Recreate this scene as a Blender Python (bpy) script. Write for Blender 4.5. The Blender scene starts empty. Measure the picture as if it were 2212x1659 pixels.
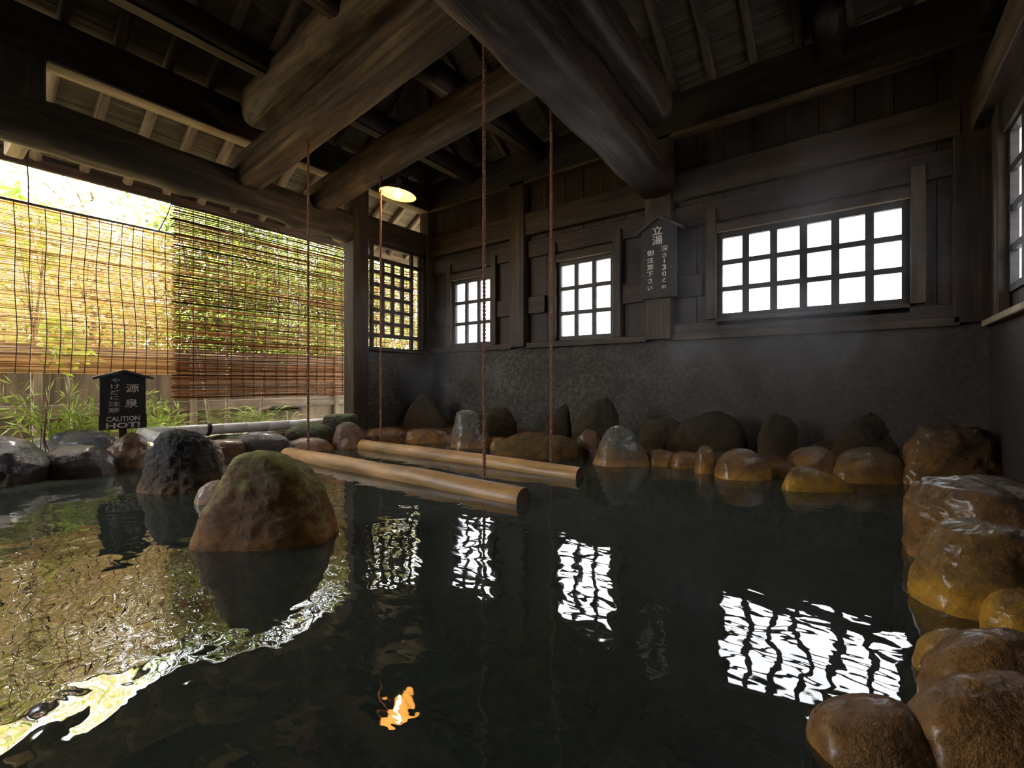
import bpy, math, random
from mathutils import Vector, Matrix, noise as NZ
R = math.radians
sc = bpy.context.scene
COL = sc.collection
random.seed(7)
# ------------------------------------------------------------------ camera
F = 993.0                       # focal length in pixels of a 2212 px wide frame
CZ = 0.8                        # camera height above the water
YAW = R(36.8)
cam_d = bpy.data.cameras.new('camera')
cam_d.sensor_fit = 'HORIZONTAL'; cam_d.sensor_width = 36.0; cam_d.lens = 36.0*F/2212
cam_d.shift_y = -0.0025; cam_d.clip_start = 0.02; cam_d.clip_end = 200
cam = bpy.data.objects.new('camera', cam_d); COL.objects.link(cam)
cam.location = (0, 0, CZ); cam.rotation_euler = (R(90), 0, YAW)
sc.camera = cam
# ------------------------------------------------------------------ world, light, exposure
wd = bpy.data.worlds.new('overcast_sky'); sc.world = wd; wd.use_nodes = True
wn = wd.node_tree.nodes; wl = wd.node_tree.links
bg = wn['Background']
tc = wn.new('ShaderNodeTexCoord'); sx = wn.new('ShaderNodeSeparateXYZ'); rp = wn.new('ShaderNodeValToRGB')
wl.new(tc.outputs['Generated'], sx.inputs[0]); wl.new(sx.outputs['Z'], rp.inputs[0])
rp.color_ramp.elements[0].position = 0.0; rp.color_ramp.elements[0].color = (0.86, 0.88, 0.92, 1)
rp.color_ramp.elements[1].position = 0.9; rp.color_ramp.elements[1].color = (0.94, 0.96, 0.99, 1)
wl.new(rp.outputs[0], bg.inputs[0]); bg.inputs[1].default_value = 16.0
sun_d = bpy.data.lights.new('sun', 'SUN'); sun_d.energy = 14.0; sun_d.angle = R(6); sun_d.color = (1.0, 0.93, 0.80)
sun = bpy.data.objects.new('sun', sun_d); COL.objects.link(sun)
sun.rotation_euler = Vector((0.70, -0.25, -1.0)).to_track_quat('-Z', 'Y').to_euler()
vs = sc.view_settings
sc.display_settings.display_device = 'sRGB'
vs.view_transform = 'Standard'; vs.look = 'None'; vs.gamma = 1.0; vs.use_curve_mapping = False
vs.exposure = 0.18
try:
    sc.cycles.max_bounces = 10; sc.cycles.transparent_max_bounces = 24; sc.cycles.diffuse_bounces = 4
    sc.cycles.glossy_bounces = 4; sc.cycles.sample_clamp_indirect = 8
    sc.cycles.caustics_reflective = False; sc.cycles.caustics_refractive = False
except Exception: pass

# ------------------------------------------------------------------ helpers
def cam2w(lat, d, z=0.0):       # lateral / depth seen from the camera's place -> world
    c, s = math.cos(YAW), math.sin(YAW)
    return Vector((lat*c - d*s, lat*s + d*c, z))

def mat(name):
    m = bpy.data.materials.new(name); m.use_nodes = True
    return m, m.node_tree.nodes, m.node_tree.links, m.node_tree.nodes['Principled BSDF']

def ramp(n, stops):
    r = n.new('ShaderNodeValToRGB'); e = r.color_ramp.elements
    while len(e) < len(stops): e.new(0.5)
    for i, (p, c) in enumerate(stops):
        e[i].position = p; e[i].color = (*c, 1)
    return r

def noise_node(n, l, vec, scale, detail=6, rough=0.6, dist=0.0):
    t = n.new('ShaderNodeTexNoise'); t.inputs['Scale'].default_value = scale
    t.inputs['Detail'].default_value = detail; t.inputs['Roughness'].default_value = rough
    t.inputs['Distortion'].default_value = dist
    if vec is not None: l.new(vec, t.inputs['Vector'])
    return t

def mapping(n, l, scale, loc=(0, 0, 0), src='Object'):
    t = n.new('ShaderNodeTexCoord'); mp = n.new('ShaderNodeMapping')
    l.new(t.outputs[src], mp.inputs[0]); mp.inputs['Scale'].default_value = scale; mp.inputs['Location'].default_value = loc
    return mp.outputs[0]

def mixc(n, l, f, a, b, mode='MIX'):
    m = n.new('ShaderNodeMix'); m.data_type = 'RGBA'; m.blend_type = mode
    for k, v in ((0, f), (6, a), (7, b)):
        if hasattr(v, 'links'): l.new(v, m.inputs[k])
        elif k == 0: m.inputs[0].default_value = v
        else: m.inputs[k].default_value = (*v, 1)
    return m.outputs[2]

def bump(n, l, h, strength, dist, bsdf, chain=None):
    b = n.new('ShaderNodeBump'); b.inputs['Strength'].default_value = strength; b.inputs['Distance'].default_value = dist
    l.new(h, b.inputs['Height'])
    if chain is not None: l.new(chain, b.inputs['Normal'])
    if bsdf is not None: l.new(b.outputs[0], bsdf.inputs['Normal'])
    return b.outputs[0]

def wood(name, dark, mid, light, rough=0.62, grain=9.0, bmp=0.35):
    """Grain runs along the object's own X axis."""
    m, n, l, b = mat(name)
    oi = n.new('ShaderNodeObjectInfo'); tcn = n.new('ShaderNodeTexCoord')
    ad = n.new('ShaderNodeVectorMath'); ad.operation = 'ADD'
    ml = n.new('ShaderNodeMath'); ml.operation = 'MULTIPLY'; ml.inputs[1].default_value = 37.0
    l.new(oi.outputs['Random'], ml.inputs[0]); l.new(tcn.outputs['Object'], ad.inputs[0]); l.new(ml.outputs[0], ad.inputs[1])
    mp = n.new('ShaderNodeMapping'); l.new(ad.outputs[0], mp.inputs[0]); mp.inputs['Scale'].default_value = (0.55, grain, grain)
    t1 = noise_node(n, l, mp.outputs[0], 1.6, 9, 0.62, 0.9)
    mp2 = n.new('ShaderNodeMapping'); l.new(ad.outputs[0], mp2.inputs[0]); mp2.inputs['Scale'].default_value = (1, 3, 3)
    t2 = noise_node(n, l, mp2.outputs[0], 1.3, 4, 0.6, 0.5)
    r1 = ramp(n, [(0.30, dark), (0.52, mid), (0.75, light)]); l.new(t1.outputs[0], r1.inputs[0])
    r2 = ramp(n, [(0.3, (0.45, 0.45, 0.45)), (0.7, (1.25, 1.2, 1.15))]); l.new(t2.outputs[0], r2.inputs[0])
    c = mixc(n, l, 1.0, r1.outputs[0], r2.outputs[0], 'MULTIPLY')
    l.new(c, b.inputs['Base Color']); b.inputs['Roughness'].default_value = rough
    b.inputs['Specular IOR Level'].default_value = 0.35
    bump(n, l, t1.outputs[0], bmp, 0.02, b)
    return m

def plain(name, col, rough=0.6, metal=0.0, spec=0.5):
    m, n, l, b = mat(name)
    t = noise_node(n, l, mapping(n, l, (1, 1, 1)), 14, 5)
    r = ramp(n, [(0.3, tuple(x*0.75 for x in col)), (0.7, tuple(min(1, x*1.2) for x in col))]); l.new(t.outputs[0], r.inputs[0])
    l.new(r.outputs[0], b.inputs['Base Color']); b.inputs['Roughness'].default_value = rough
    b.inputs['Metallic'].default_value = metal; b.inputs['Specular IOR Level'].default_value = spec
    return m

def rock_mat(name, dry, stain, crust, top=None, h0=0.10, h1=0.42, crust_h=0.05, rough=0.38, pit=0.5, fine=60):
    """Stone stained by the mineral water up to a tide line, crusted at the bottom, moss on some tops."""
    m, n, l, b = mat(name)
    co = mapping(n, l, (1, 1, 1))
    oi = n.new('ShaderNodeObjectInfo')
    ml = n.new('ShaderNodeMath'); ml.operation = 'MULTIPLY'; ml.inputs[1].default_value = 23.0
    l.new(oi.outputs['Random'], ml.inputs[0])
    ad = n.new('ShaderNodeVectorMath'); ad.operation = 'ADD'; l.new(co, ad.inputs[0]); l.new(ml.outputs[0], ad.inputs[1])
    big = noise_node(n, l, ad.outputs[0], 3.2, 6, 0.65, 0.6)
    fin = noise_node(n, l, ad.outputs[0], fine, 5, 0.75)
    midn = noise_node(n, l, ad.outputs[0], 14, 6, 0.7, 0.3)
    def shade(c): return (tuple(x*0.45 for x in c), c, tuple(min(1, x*1.5) for x in c))
    def tri(c):
        a, q, z = shade(c); r = ramp(n, [(0.30, a), (0.5, q), (0.72, z)]); l.new(midn.outputs[0], r.inputs[0]); return r.outputs[0]
    geo = n.new('ShaderNodeNewGeometry'); sp = n.new('ShaderNodeSeparateXYZ'); l.new(geo.outputs['Position'], sp.inputs[0])
    jit = n.new('ShaderNodeMath'); jit.operation = 'MULTIPLY_ADD'; l.new(big.outputs[0], jit.inputs[0])
    jit.inputs[1].default_value = 0.34; jit.inputs[2].default_value = -0.17
    z = n.new('ShaderNodeMath'); z.operation = 'ADD'; l.new(sp.outputs['Z'], z.inputs[0]); l.new(jit.outputs[0], z.inputs[1])
    mr = n.new('ShaderNodeMapRange'); l.new(z.outputs[0], mr.inputs[0]); mr.inputs[1].default_value = h0; mr.inputs[2].default_value = h1
    mr.clamp = True
    c = mixc(n, l, mr.outputs[0], tri(stain), tri(dry))
    mr2 = n.new('ShaderNodeMapRange'); l.new(z.outputs[0], mr2.inputs[0]); mr2.inputs[1].default_value = crust_h; mr2.inputs[2].default_value = crust_h+0.07
    mr2.clamp = True
    c = mixc(n, l, mr2.outputs[0], tri(crust), c)
    if top:
        sn = n.new('ShaderNodeSeparateXYZ'); l.new(geo.outputs['Normal'], sn.inputs[0])
        a = n.new('ShaderNodeMath'); a.operation = 'MULTIPLY_ADD'; l.new(midn.outputs[0], a.inputs[0]); a.inputs[1].default_value = 0.7
        l.new(sn.outputs['Z'], a.inputs[2])
        mr3 = n.new('ShaderNodeMapRange'); l.new(a.outputs[0], mr3.inputs[0]); mr3.inputs[1].default_value = 0.62; mr3.inputs[2].default_value = 1.1
        mr3.clamp = True
        c = mixc(n, l, mr3.outputs[0], c, tri(top))
    l.new(c, b.inputs['Base Color'])
    rr = n.new('ShaderNodeMapRange'); l.new(midn.outputs[0], rr.inputs[0]); rr.inputs[3].default_value = rough-0.14; rr.inputs[4].default_value = rough+0.22
    l.new(rr.outputs[0], b.inputs['Roughness'])
    b1 = bump(n, l, midn.outputs[0], pit, 0.07, None)
    bump(n, l, fin.outputs[0], min(1.0, pit*1.5), 0.022, b, b1)
    if rough > 0.4: b.inputs['Specular IOR Level'].default_value = 0.22
    if rough < 0.4:
        b.inputs['Coat Weight'].default_value = 0.38; b.inputs['Coat Roughness'].default_value = 0.22
    return m

class MB:
    def __init__(s): s.v = []; s.f = []
    def add(s, vs, fs):
        o = len(s.v); s.v += [tuple(v) for v in vs]; s.f += [tuple(i+o for i in f) for f in fs]
    def box(s, a, b, M=None):
        x0, y0, z0 = a; x1, y1, z1 = b
        vs = [Vector(p) for p in ((x0,y0,z0),(x1,y0,z0),(x1,y1,z0),(x0,y1,z0),(x0,y0,z1),(x1,y0,z1),(x1,y1,z1),(x0,y1,z1))]
        if M is not None: vs = [M @ v for v in vs]
        s.add(vs, [(0,3,2,1),(4,5,6,7),(0,1,5,4),(1,2,6,5),(2,3,7,6),(3,0,4,7)])
    def tube(s, pts, rad, n=8, cap=True, squash=1.0):
        pts = [Vector(p) for p in pts]
        if not hasattr(rad, '__len__'): rad = [rad]*len(pts)
        vs = []; up0 = None
        for i, p in enumerate(pts):
            t = (pts[min(i+1, len(pts)-1)] - pts[max(i-1, 0)]).normalized()
            if up0 is None: up0 = Vector((0, 0, 1)) if abs(t.z) < 0.9 else Vector((1, 0, 0))
            a = t.cross(up0).normalized(); b = a.cross(t).normalized(); up0 = b
            for k in range(n):
                q = 2*math.pi*k/n
                vs.append(p + a*math.cos(q)*rad[i] + b*math.sin(q)*rad[i]*squash)
        fs = []
        for i in range(len(pts)-1):
            for k in range(n):
                fs.append((i*n+k, i*n+(k+1) % n, (i+1)*n+(k+1) % n, (i+1)*n+k))
        if cap:
            fs.append(tuple(range(n-1, -1, -1))); fs.append(tuple((len(pts)-1)*n+k for k in range(n)))
        s.add(vs, fs)
    def lathe(s, prof, c, n=40, M=None):
        vs = []; m = len(prof)
        for r, z in prof:
            for k in range(n):
                q = 2*math.pi*k/n; v = Vector((r*math.cos(q), r*math.sin(q), z))
                if M is not None: v = M @ v
                vs.append(v + Vector(c))
        s.add(vs, [(i*n+k, i*n+(k+1) % n, (i+1)*n+(k+1) % n, (i+1)*n+k) for i in range(m-1) for k in range(n)])
    def build(s, name, m, parent=None, M=None, smooth=False):
        me = bpy.data.meshes.new(name); me.from_pydata(s.v, [], s.f); me.update()
        if m is not None: me.materials.append(m)
        if smooth: me.polygons.foreach_set('use_smooth', [True]*len(me.polygons))
        o = bpy.data.objects.new(name, me); COL.objects.link(o)
        place(o, parent, M); return o

WM = {}                          # world matrices of what has been placed
def place(o, parent=None, M=None):
    M = M if M is not None else Matrix.Identity(4)
    if parent is not None:
        o.parent = parent; o.matrix_parent_inverse = WM[parent.name].inverted()
    WM[o.name] = M.copy()
    o.matrix_basis = M

def tag(o, label, cat, group=None, kind=None):
    o['label'] = label; o['category'] = cat
    if group: o['group'] = group
    o['kind'] = kind or 'thing'
    return o

def empty(name, loc=(0, 0, 0)):
    o = bpy.data.objects.new(name, None); COL.objects.link(o); o.location = loc; o.empty_display_size = 0.1
    WM[o.name] = Matrix.Translation(loc); return o

def thing(name, label, cat, loc=(0, 0, 0), group=None):
    return tag(empty(name, loc), label, cat, group)

def struct(name, loc=(0, 0, 0)):
    o = empty(name, loc); o['kind'] = 'structure'; return o

def frame_x(p0, p1, roll=0.0):
    """matrix at the middle of p0-p1, X along the piece, Z as near to up as can be"""
    p0, p1 = Vector(p0), Vector(p1); x = (p1-p0).normalized()
    up = Vector((0, 0, 1)) if abs(x.z) < 0.95 else Vector((0, 1, 0))
    y = up.cross(x).normalized(); z = x.cross(y).normalized()
    M = Matrix((x, y, z)).transposed().to_4x4()
    if roll: M = M @ Matrix.Rotation(roll, 4, 'X')
    M.translation = (p0+p1)/2
    return M, (p1-p0).length

def beam(name, p0, p1, w, h, m, parent=None, ch=0.012, roll=0.0):
    """chamfered timber, w across (local Y), h high (local Z)"""
    M, L = frame_x(p0, p1, roll)
    c = min(ch, w*0.3, h*0.3); a, b = w/2, h/2
    sec = [(a, b-c), (a-c, b), (-a+c, b), (-a, b-c), (-a, -b+c), (-a+c, -b), (a-c, -b), (a, -b+c)]
    mb = MB(); e = c*0.6
    xs = [(-L/2, 1 - 2*e/max(w, h)), (-L/2+e, 1), (L/2-e, 1), (L/2, 1 - 2*e/max(w, h))]
    vs = [Vector((x, y*f, z*f)) for x, f in xs for y, z in sec]
    fs = [(i*8+k, (i+1)*8+k, (i+1)*8+(k+1) % 8, i*8+(k+1) % 8) for i in range(3) for k in range(8)]
    fs += [tuple(range(8)), tuple(24+k for k in range(7, -1, -1))]
    mb.add(vs, [tuple(reversed(f)) for f in fs])
    return mb.build(name, m, parent, M)

def hewn(name, p0, p1, w, h, m, parent=None, power=3.5, bow=0.0, amp=0.02, seed=0, knots=(), taper=0.0, nx=70, na=40, endr=0.0):
    """hand-hewn log beam: superellipse section, wandering surface, knots = (t, angle, radius, height)"""
    M, L = frame_x(p0, p1)
    vs = []; S = Vector((seed*7.3, seed*3.1, seed*1.7))
    for i in range(nx+1):
        t = i/nx; x = (t-0.5)*L
        e = 1.0
        if endr > 0:
            dd = min(t, 1-t)*L
            if dd < endr: e = math.sqrt(max(0.02, 1-(1-dd/endr)**2))*0.35+0.65
        sc_ = (1 - taper*(t-0.5))*e
        by = NZ.noise(Vector((t*3.0, 5.1, 0))+S)*amp*2.2
        bz = bow*(1-(2*t-1)**2) + NZ.noise(Vector((t*3.0, 0, 8.3))+S)*amp*2.2
        for k in range(na):
            q = 2*math.pi*k/na; cs, sn = math.cos(q), math.sin(q)
            r = (abs(cs)**power + abs(sn)**power)**(-1/power)
            y, z = cs*r*w/2*sc_, sn*r*h/2*sc_
            d = NZ.fractal(Vector((x*1.3, y*5, z*5))+S, 0.8, 2.0, 4)*amp
            for (kt, kq, kr, kh) in knots:
                dx = (x-(kt-0.5)*L)/kr; dq = math.atan2(math.sin(q-kq), math.cos(q-kq))*max(w, h)/2/(kr*0.8)
                d += kh*math.exp(-(dx*dx+dq*dq))
            vs.append((x, y+cs*d+by, z+sn*d+bz))
    fs = [(i*na+k, i*na+(k+1) % na, (i+1)*na+(k+1) % na, (i+1)*na+k) for i in range(nx) for k in range(na)]
    fs = [tuple(reversed(f)) for f in fs]
    fs += [tuple(range(na)), tuple(nx*na+k for k in range(na-1, -1, -1))]
    mb = MB(); mb.add(vs, fs)
    return mb.build(name, m, parent, M, smooth=True)

# ------------------------------------------------------------------ materials
W_DARK = wood('dark_smoked_timber', (0.018, 0.012, 0.009), (0.042, 0.029, 0.021), (0.075, 0.054, 0.040))
W_LOG = wood('dark_brown_log_timber', (0.028, 0.021, 0.014), (0.064, 0.049, 0.034), (0.13, 0.10, 0.07), 0.6, 7.0, 0.5)
W_WALL = wood('smoked_wall_board', (0.014, 0.008, 0.005), (0.034, 0.020, 0.012), (0.064, 0.039, 0.023), 0.6)
W_POST = wood('brown_wall_timber', (0.020, 0.013, 0.007), (0.048, 0.031, 0.017), (0.094, 0.064, 0.037), 0.6)
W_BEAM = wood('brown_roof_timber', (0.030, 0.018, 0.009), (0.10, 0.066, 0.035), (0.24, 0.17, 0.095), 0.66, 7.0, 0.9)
W_TIE = wood('hewn_reddish_timber', (0.012, 0.007, 0.005), (0.040, 0.024, 0.017), (0.092, 0.060, 0.046), 0.5, 4.5, 1.0)
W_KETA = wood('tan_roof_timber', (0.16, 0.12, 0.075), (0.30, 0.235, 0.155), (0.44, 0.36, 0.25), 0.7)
W_SHEATH = wood('grey_roof_board', (0.055, 0.045, 0.032), (0.12, 0.10, 0.075), (0.22, 0.19, 0.15), 0.75)
W_RAFTER = wood('pale_rafter_wood', (0.09, 0.062, 0.048), (0.17, 0.125, 0.10), (0.27, 0.21, 0.17), 0.7)
W_FENCE = wood('weathered_fence_board', (0.06, 0.044, 0.028), (0.125, 0.095, 0.062), (0.21, 0.17, 0.12), 0.8, 7)
W_FLOAT = wood('pale_bathing_log', (0.34, 0.18, 0.065), (0.50, 0.29, 0.11), (0.62, 0.40, 0.18), 0.38, 8, 0.12)
W_END = wood('dark_end_grain', (0.05, 0.022, 0.012), (0.11, 0.05, 0.025), (0.20, 0.10, 0.05), 0.5, 1.5)
W_SIGN = wood('black_stained_sign_board', (0.010, 0.008, 0.006), (0.022, 0.018, 0.013), (0.036, 0.030, 0.022), 0.5)
M_INK = plain('pale_sign_lettering', (0.80, 0.68, 0.62), 0.7)
M_INK2 = plain('white_sign_lettering', (0.88, 0.82, 0.76), 0.7)
M_CORD = plain('black_binding_cord', (0.012, 0.010, 0.010), 0.8)
M_BARK = wood('pale_tree_bark', (0.12, 0.09, 0.06), (0.25, 0.20, 0.15), (0.42, 0.36, 0.28), 0.8)
M_TWIG = plain('green_bamboo_stem', (0.30, 0.34, 0.12), 0.6)

def stone_wall_mat():
    m, n, l, b = mat('mottled_stone_plaster')
    co = mapping(n, l, (1, 1, 1))
    sp = noise_node(n, l, co, 24, 6, 0.72, 0.3)
    pt = noise_node(n, l, co, 1.1, 4, 0.55, 0.4)
    fn = noise_node(n, l, co, 90, 4, 0.7)
    r1 = ramp(n, [(0.40, (0.016, 0.014, 0.011)), (0.50, (0.040, 0.036, 0.029)), (0.60, (0.090, 0.083, 0.066))]); l.new(sp.outputs[0], r1.inputs[0])
    r2 = ramp(n, [(0.34, (0.30, 0.26, 0.22)), (0.62, (1.2, 1.15, 1.0))]); l.new(pt.outputs[0], r2.inputs[0])
    c = mixc(n, l, 1.0, r1.outputs[0], r2.outputs[0], 'MULTIPLY')
    # the coat turns browner and smoother towards the right-hand corner
    sep = n.new('ShaderNodeSeparateXYZ'); l.new(co, sep.inputs[0])
    md = n.new('ShaderNodeMath'); md.operation = 'MULTIPLY_ADD'; l.new(pt.outputs[0], md.inputs[0]); md.inputs[1].default_value = 2.5; l.new(sep.outputs['X'], md.inputs[2])
    mr = n.new('ShaderNodeMapRange'); l.new(md.outputs[0], mr.inputs[0]); mr.inputs[1].default_value = -1.6; mr.inputs[2].default_value = 0.6; mr.clamp = True
    br = ramp(n, [(0.35, (0.018, 0.013, 0.010)), (0.55, (0.036, 0.026, 0.019)), (0.72, (0.062, 0.048, 0.036))]); l.new(sp.outputs[0], br.inputs[0])
    c = mixc(n, l, mr.outputs[0], c, br.outputs[0])
    l.new(c, b.inputs['Base Color']); b.inputs['Roughness'].default_value = 0.6
    b1 = bump(n, l, sp.outputs[0], 0.6, 0.02, None); bump(n, l, fn.outputs[0], 0.5, 0.006, b, b1)
    return m
M_STONE = stone_wall_mat()

def ledge_mat():
    m, n, l, b = mat('orange_mineral_ledge')
    co = mapping(n, l, (1, 1, 1)); t = noise_node(n, l, co, 6, 7, 0.7, 0.4)
    geo = n.new('ShaderNodeNewGeometry'); s = n.new('ShaderNodeSeparateXYZ'); l.new(geo.outputs['Position'], s.inputs[0])
    r = ramp(n, [(0.3, (0.035, 0.016, 0.008)), (0.5, (0.10, 0.042, 0.016)), (0.75, (0.17, 0.08, 0.03))]); l.new(t.outputs[0], r.inputs[0])
    l.new(r.outputs[0], b.inputs['Base Color']); b.inputs['Roughness'].default_value = 0.5
    bump(n, l, t.outputs[0], 0.6, 0.03, b)
    return m
M_LEDGE = ledge_mat()

def soil_mat():
    m, n, l, b = mat('garden_soil')
    t = noise_node(n, l, mapping(n, l, (1, 1, 1)), 5, 8, 0.75)
    r = ramp(n, [(0.3, (0.20, 0.17, 0.10)), (0.55, (0.36, 0.32, 0.20)), (0.75, (0.50, 0.46, 0.30))]); l.new(t.outputs[0], r.inputs[0])
    l.new(r.outputs[0], b.inputs['Base Color']); b.inputs['Roughness'].default_value = 0.9
    bump(n, l, t.outputs[0], 0.6, 0.05, b)
    return m
M_SOIL = soil_mat()

GREY = (0.085, 0.080, 0.068); OCHRE = (0.15, 0.066, 0.018); BROWN = (0.13, 0.062, 0.026); CRUST = (0.34, 0.17, 0.035); MOSS = (0.10, 0.115, 0.022)
K_HERO = rock_mat('mossy_brown_boulder_stone', (0.16, 0.10, 0.020), (0.24, 0.10, 0.013), (0.38, 0.15, 0.010), (0.34, 0.32, 0.07), 0.22, 0.62, 0.06, 0.45, 0.6)
K_BASALT = rock_mat('dark_craggy_stone', (0.040, 0.037, 0.036), (0.115, 0.070, 0.036), (0.26, 0.14, 0.055), None, 0.02, 0.30, -0.02, 0.44, 1.0, 40)
K_BLUE = rock_mat('wet_slate_stone', (0.045, 0.045, 0.055), (0.10, 0.070, 0.050), (0.24, 0.13, 0.055), None, 0.0, 0.26, -0.03, 0.30, 0.7)
K_BROWN = rock_mat('smooth_brown_stone', (0.12, 0.080, 0.045), (0.20, 0.098, 0.038), (0.36, 0.18, 0.06), None, 0.08, 0.35, 0.0, 0.36, 0.4)
K_MOSS = rock_mat('mossy_grey_stone', (0.085, 0.080, 0.058), (0.10, 0.085, 0.055), (0.16, 0.11, 0.06), (0.12, 0.15, 0.065), 0.02, 0.2, -0.05, 0.6, 0.7)
K_OCHRE = rock_mat('ochre_stained_stone', (0.075, 0.055, 0.022), (0.21, 0.088, 0.013), (0.46, 0.22, 0.022), None, 0.08, 0.30, 0.0, 0.36, 0.45)
K_GREY = rock_mat('grey_stone_with_ochre_foot', (0.085, 0.083, 0.058), (0.17, 0.085, 0.028), CRUST, None, 0.06, 0.26, 0.0, 0.38, 0.4)
K_PIT = rock_mat('pitted_yellow_brown_stone', (0.13, 0.085, 0.032), (0.21, 0.125, 0.040), CRUST, None, 0.12, 0.4, -0.02, 0.42, 1.2, 28)
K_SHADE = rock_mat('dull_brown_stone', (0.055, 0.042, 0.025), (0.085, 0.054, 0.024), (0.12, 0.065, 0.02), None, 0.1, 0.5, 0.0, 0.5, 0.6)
K_WET = rock_mat('glossy_wet_stone', (0.070, 0.043, 0.013), (0.20, 0.088, 0.012), (0.38, 0.17, 0.015), None, 0.20, 0.44, -0.02, 0.27, 0.5, 40)
K_GOLD = rock_mat('golden_crusted_stone', (0.12, 0.088, 0.022), (0.21, 0.105, 0.015), (0.50, 0.25, 0.012), None, 0.24, 0.50, 0.07, 0.36, 0.5, 50)

# ------------------------------------------------------------------ ground, pool, water
FL = [(-5.35, -3.6), (-5.35, 0.6), (-5.45, 1.4), (-5.4, 2.5), (-5.1, 3.1), (-4.95, 3.75), (-4.5, 4.26), (-3.8, 4.35), (-2.7, 4.3), (-1.8, 4.45), (-0.8, 4.55),
      (0.1, 4.75), (0.62, 4.6), (0.66, 3.5), (0.66, 2.0), (0.60, 0.6), (0.60, -3.6)]
def floor_ring():
    mb = MB(); n = len(FL); zt = 0.09
    outer = [(-5.9, -4.4), (-5.9, 0.6), (-5.9, 1.4), (-5.9, 2.5), (-5.9, 3.1), (-5.9, 3.75), (-5.9, 5.6), (-3.8, 5.6), (-2.7, 5.6), (-1.8, 5.6), (-0.8, 5.6),
             (0.1, 5.6), (1.1, 5.6), (1.1, 3.5), (1.1, 2.0), (1.1, 0.6), (1.1, -4.4)]
    vs = [(x, y, zt) for x, y in FL] + [(x, y, zt+0.02) for x, y in outer] + [(x, y, -1.35) for x, y in FL]
    fs = []
    for i in range(n):
        j = (i+1) % n
        fs.append((i, j, n+j, n+i)); fs.append((i, 2*n+i, 2*n+j, j))
    fs.append(tuple(2*n+i for i in range(n-1, -1, -1)))
    mb.add(vs, fs)
    o = mb.build('floor', M_LEDGE); o['kind'] = 'structure'
    mb = MB()   # ground outside the bath house, in four strips
    for a, b in (((-60, -60), (-5.9, 60)), ((1.1, -60), (60, 60)), ((-5.9, 5.6), (1.1, 60)), ((-5.9, -60), (1.1, -4.4))):
        mb.add([(a[0], a[1], 0.02), (b[0], a[1], 0.02), (b[0], b[1], 0.02), (a[0], b[1], 0.02)], [(0, 1, 2, 3)])
    o = mb.build('ground', M_SOIL); o['kind'] = 'structure'
floor_ring()

def water():
    m, n, l, b = mat('dark_green_spring_water')
    n.remove(b); out = n['Material Output']
    co = mapping(n, l, (1, 1, 1), src='Object')
    t1 = noise_node(n, l, co, 3.0, 2, 0.5, 0.3)
    mp = n.new('ShaderNodeMapping'); l.new(co, mp.inputs[0]); mp.inputs['Rotation'].default_value = (0, 0, -YAW); mp.inputs['Scale'].default_value = (0.7, 1.25, 1)
    t2 = noise_node(n, l, mp.outputs[0], 9, 1.6, 0.5, 0.5)
    h = n.new('ShaderNodeMath'); h.operation = 'MULTIPLY_ADD'; l.new(t1.outputs[0], h.inputs[0]); h.inputs[1].default_value = 1.6
    m2 = n.new('ShaderNodeMath'); m2.operation = 'MULTIPLY'; m2.inputs[1].default_value = 0.33; l.new(t2.outputs[0], m2.inputs[0]); l.new(m2.outputs[0], h.inputs[2])
    bp = n.new('ShaderNodeBump'); bp.inputs['Strength'].default_value = 1.0; bp.inputs['Distance'].default_value = 0.0048
    l.new(h.outputs[0], bp.inputs['Height'])
    fr = n.new('ShaderNodeFresnel'); fr.inputs[0].default_value = 2.25; l.new(bp.outputs[0], fr.inputs['Normal'])
    gl = n.new('ShaderNodeBsdfGlossy'); gl.inputs['Roughness'].default_value = 0.015; l.new(bp.outputs[0], gl.inputs['Normal'])
    tr = n.new('ShaderNodeBsdfTransparent'); tr.inputs[0].default_value = (0.85, 0.9, 0.85, 1)
    df = n.new('ShaderNodeBsdfDiffuse'); df.inputs[0].default_value = (0.062, 0.074, 0.060, 1)
    mu = n.new('ShaderNodeMixShader'); mu.inputs[0].default_value = 0.55; l.new(tr.outputs[0], mu.inputs[1]); l.new(df.outputs[0], mu.inputs[2])
    mx = n.new('ShaderNodeMixShader'); l.new(fr.outputs[0], mx.inputs[0]); l.new(mu.outputs[0], mx.inputs[1]); l.new(gl.outputs[0], mx.inputs[2])
    l.new(mx.outputs[0], out.inputs['Surface'])
    va = n.new('ShaderNodeVolumeAbsorption'); va.inputs['Color'].default_value = (0.55, 0.62, 0.42, 1); va.inputs['Density'].default_value = 5.0
    l.new(va.outputs[0], out.inputs['Volume'])
    mb = MB(); mb.box((-5.7, -3.9, -1.34), (0.85, 4.95, 0.0))
    o = mb.build('pool_water', m); tag(o, 'dark green hot spring water filling the rock-edged pool', 'water', kind='stuff')
water()

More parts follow.
